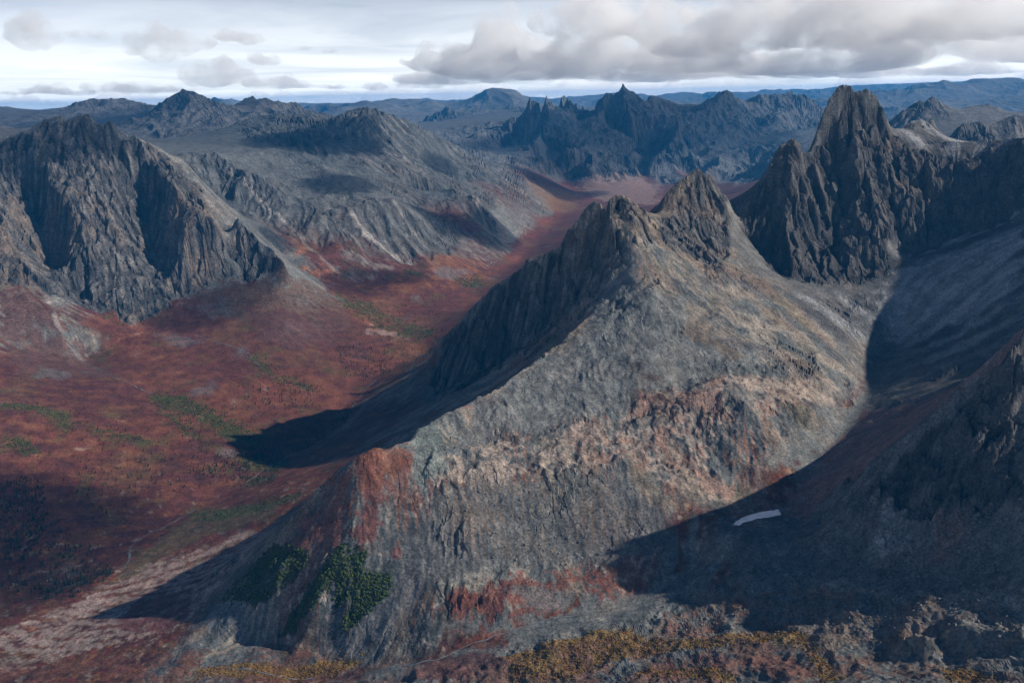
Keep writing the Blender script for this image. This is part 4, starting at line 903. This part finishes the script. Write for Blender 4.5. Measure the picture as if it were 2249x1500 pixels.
def cloud(balls, label, mat=None, res=None, amp=.6):
    """balls: (x, y, z, rx, rz) in metres"""
    B = np.array(balls, float); c = B[:,:3].mean(0); sc = 1000.0; _cn[0] += 1
    mb = bpy.data.metaballs.new('puff%s' % chr(96+_cn[0]) if _cn[0] < 26 else 'puffz%s' % chr(70+_cn[0]-26))
    rmin = B[:,3].min(); mb.resolution = mb.render_resolution = (res or max(.10, rmin*.13/sc)); mb.threshold = .35
    for b in B:
        e = mb.elements.new(type='ELLIPSOID'); e.co = (b[:3]-c)/sc; e.radius = 1.0
        e.size_x = e.size_y = b[3]/sc*1.35; e.size_z = b[4]/sc*1.35; e.stiffness = 2
    ob = bpy.data.objects.new(mb.name, mb); S.collection.objects.link(ob)
    dg = bpy.context.evaluated_depsgraph_get(); dg.update()
    me = bpy.data.meshes.new_from_object(ob.evaluated_get(dg)); bpy.data.objects.remove(ob)
    nv = len(me.vertices)
    co = np.empty(nv*3, np.float32); me.vertices.foreach_get('co', co); co = co.reshape(-1,3).astype(float)
    no = np.empty(nv*3, np.float32); me.vertices.foreach_get('normal', no); no = no.reshape(-1,3)
    k = B[:,3].mean()/sc; seed = _cn[0]*13
    d = 0
    for o_, (wl, a) in enumerate(((1.3, .42), (.6, .26), (.27, .15), (.13, .08))):
        nn = noise3((co+seed)/(wl*k), seed+o_); d = d + a*k*(np.abs(nn)*2-.75 if o_ < 3 else nn)
    low_ = no[:,2] < -.3
    co = co+no*(d*amp*np.where(low_, .35, 1.0))[:,None]
    if math.hypot(c[0], c[1]) < 88000:            # flat cloud base, kept above the haze
        zw = co[:,2]*sc+c[2]; zl = zw.min(); zb_ = HZ_TOP+40.0; h_ = 450.0
        if zl < zb_:
            if zw.max() < zb_+h_: zw = zw+(zb_-zl)
            else: zw = np.where(zw < zb_+h_, zb_+(zw-zl)*h_/(zb_+h_-zl), zw)
            co[:,2] = (zw-c[2])/sc
    me.vertices.foreach_set('co', (co*sc).astype(np.float32).ravel())
    me.materials.clear(); me.materials.append(mat or M_CLOUD); me.polygons.foreach_set('use_smooth', np.ones(len(me.polygons), bool)); me.update()
    me.name = 'cloud'
    o = bpy.data.objects.new('cloud', me); S.collection.objects.link(o); o.location = c
    rm = o.modifiers.new('Remesh', 'REMESH'); rm.mode = 'VOXEL'; rm.voxel_size = max(45.0, float(B[:,3].min())*.07); rm.use_smooth_shade = True
    tag(o, label, 'cloud'); return o
def pb(px, py, D, rx, ry):           # a puff by direction, distance and apparent radii
    d = ray(px, py); q = d*(D/d[1]); k = D/d[1]/FPX
    return (q[0], q[1], q[2]+HC, rx*k, ry*k)
GP = 'clouds over the far ranges'
CL = [
 ('rounded grey cloud above the long dark ridge', [(40,70,26000,45,32),(85,62,26000,50,40),(110,80,26000,35,25),(70,100,26000,40,16)], None),
 ('small ragged grey cloud beside the rounded one', [(175,72,27000,35,16),(220,78,27000,34,15)], M_WISP),
 ('broad grey cloud above the pyramid peak', [(290,95,26000,40,36),(345,98,26000,52,42),(400,90,26000,50,36),(440,85,26000,45,28),(350,130,26000,40,14)], None),
 ('flat grey cloud strip beside the broad one', [(500,78,27500,42,18),(550,85,27500,42,18),(600,88,27500,28,9)], M_WISP),
 ('grey based cumulus with white crown over the pyramid peak', [(420,165,24000,40,26),(475,168,24000,55,32),(535,165,24000,45,28),(480,140,24000,45,20)], None),
 ('small dark puff beside the white crowned cumulus', [(565,128,26000,34,16),(600,132,26000,30,15)], None),
 ('low cloud bank resting behind the long dark ridge', [(-60,212,36000,70,16),(40,212,36000,70,16),(120,206,36000,60,20),(160,215,36000,60,14)], None),
 ('low grey cloud bank behind the pyramid peak', [(215,205,34000,40,26),(270,208,34000,60,22),(330,210,34000,60,20),(400,212,34000,50,18)], None),
 ('bright low cumulus row over the far blue ranges', [(565,188,38000,35,20),(620,186,38000,50,24),(680,195,38000,45,16),(750,200,38000,50,14),(830,202,38000,50,14),(900,190,38000,45,22),(950,190,38000,40,22)], None),
 ('thin cloud wisps above the far blue ranges', [(660,105,28000,40,10),(730,112,28000,36,8),(780,116,28000,26,6)], M_WISP),
]
for lb_, bl, mt_ in CL: cloud([pb(*b) for b in bl], lb_, mt_, amp=.7)
r_ = random.Random(5)
def bank(x0, x1, y0, y1, D, n, rx, ry, label, mat=None):
    bl = []
    for k in range(n):
        px = x0+(x1-x0)*(k+.5)/n+r_.uniform(-20, 20); py = r_.uniform(y0, y1)
        bl.append(pb(px, py, D+r_.uniform(-1200, 1200), rx*r_.uniform(.7, 1.3), ry*r_.uniform(.7, 1.3)))
    return cloud(bl, label, mat, res=.2)
bank(930, 1700, 168, 192, 31000, 11, 95, 34, 'long grey cloud base above the spired range', None)
bank(960, 1450, 85, 150, 28500, 9, 105, 55, 'billowing white cloud above the spired range', None)
bank(1180, 1900, 0, 75, 26000, 10, 130, 55, 'dark grey overhead cloud sheet above the spired range', None)
bank(1430, 1950, 90, 165, 29000, 9, 110, 52, 'mottled grey cloud between the spires and the granite tower', None)
bank(1850, 2600, 60, 150, 30000, 10, 125, 55, 'white cloud mass above the granite tower', None)
bank(1900, 2600, -20, 40, 26000, 8, 140, 50, 'pale cloud layer over the white cloud mass', None)
bank(1500, 2300, 165, 185, 33500, 10, 95, 26, 'low cloud strip touching the ranges behind the granite tower', M_WISP)
bank(880, 1900, 193, 212, 96000, 15, 85, 20, 'far grey cloud line low behind the spired range', None)
bank(1850, 2700, 160, 185, 96000, 10, 110, 24, 'far white cloud line behind the granite tower', None)
bank(-200, 900, 214, 228, 96000, 14, 80, 13, 'far pale cloud line low on the horizon behind the pyramid peak', None)
# unseen clouds set toward the sun; their shade lies on the ground in view
def over(tx, ty, tz, alt, rx, rz, label, n=3, mat=None):
    t = (alt-tz)/sd[2]; c = np.array([tx, ty, tz])+sd*t
    bl = [(c[0]+r_.uniform(-.7, .7)*rx, c[1]+r_.uniform(-.7, .7)*rx, c[2]+r_.uniform(-.2, .2)*rz, rx*r_.uniform(.6, .95), rz*r_.uniform(.8, 1.1)) for _ in range(n)]
    cloud(bl, label, mat or M_SHADE, amp=.6)
over(1400, 11900, 700, 4200, 1700, 420, 'large cloud over the right, shading the spired range', 5, M_THIN)
over(-1420, 2150, 40, 2500, 330, 170, 'wide cloud whose shade dims the maroon valley floor', 6)
over(-250, 6050, 350, 2900, 420, 200, 'small cloud whose shade crosses the low scree hill', 3)
over(-720, 4750, 230, 2700, 230, 130, 'small cloud whose shade crosses the green valley bend', 3)
over(-1250, 3850, 330, 2700, 240, 130, 'small cloud whose shade crosses the slabs below the cliffs', 3)
for tx, ty, tz, rx_, nm_ in ((-1000, 5900, 620, 330, 'added unseen cloud shading the upper scree slope'), (-1500, 6900, 750, 420, 'added unseen cloud shading the fluted brown ridge'), (-500, 7300, 650, 300, 'added unseen cloud shading the dark right skyline slope'), (-1250, 4700, 500, 230, 'added unseen cloud shading the spur crags'), (-2300, 4300, 900, 260, 'added unseen cloud shading the cliff massif crest'), (300, 9000, 200, 500, 'added unseen cloud shading part of the tundra basin')):
    over(tx, ty, tz, 3000, rx_, rx_*.5, nm_, 3)  # extra clouds out of view, added only to dapple the ground with shade
over(-4600, 11500, 800, 3900, 2000, 420, 'large cloud whose shade dulls the pyramid peak range', 6, M_THIN)
# ------------------------------------------------------------------ haze
def haze():
    b = 63000.
    v = [(sx*b, sy*b, z) for z in (HZ_BOT, HZ_TOP) for sx, sy in ((-1,-1),(1,-1),(1,1),(-1,1))]
    f = [(3,2,1,0),(4,5,6,7),(0,1,5,4),(1,2,6,5),(2,3,7,6),(3,0,4,7)]
    m = bpy.data.materials.new('haze'); m.use_nodes = True; t = m.node_tree; t.nodes.clear()
    o = t.nodes.new('ShaderNodeOutputMaterial'); p = t.nodes.new('ShaderNodeVolumePrincipled')
    p.inputs['Color'].default_value = (.03, .42, 1.0, 1); p.inputs['Density'].default_value = 1.8e-5; p.inputs['Anisotropy'].default_value = 0.1
    t.links.new(p.outputs['Volume'], o.inputs['Volume'])
    ob = mesh_obj('haze', v, f, m); tag(ob, 'thin blue haze filling the air over the valleys', 'haze', kind='stuff')
haze()
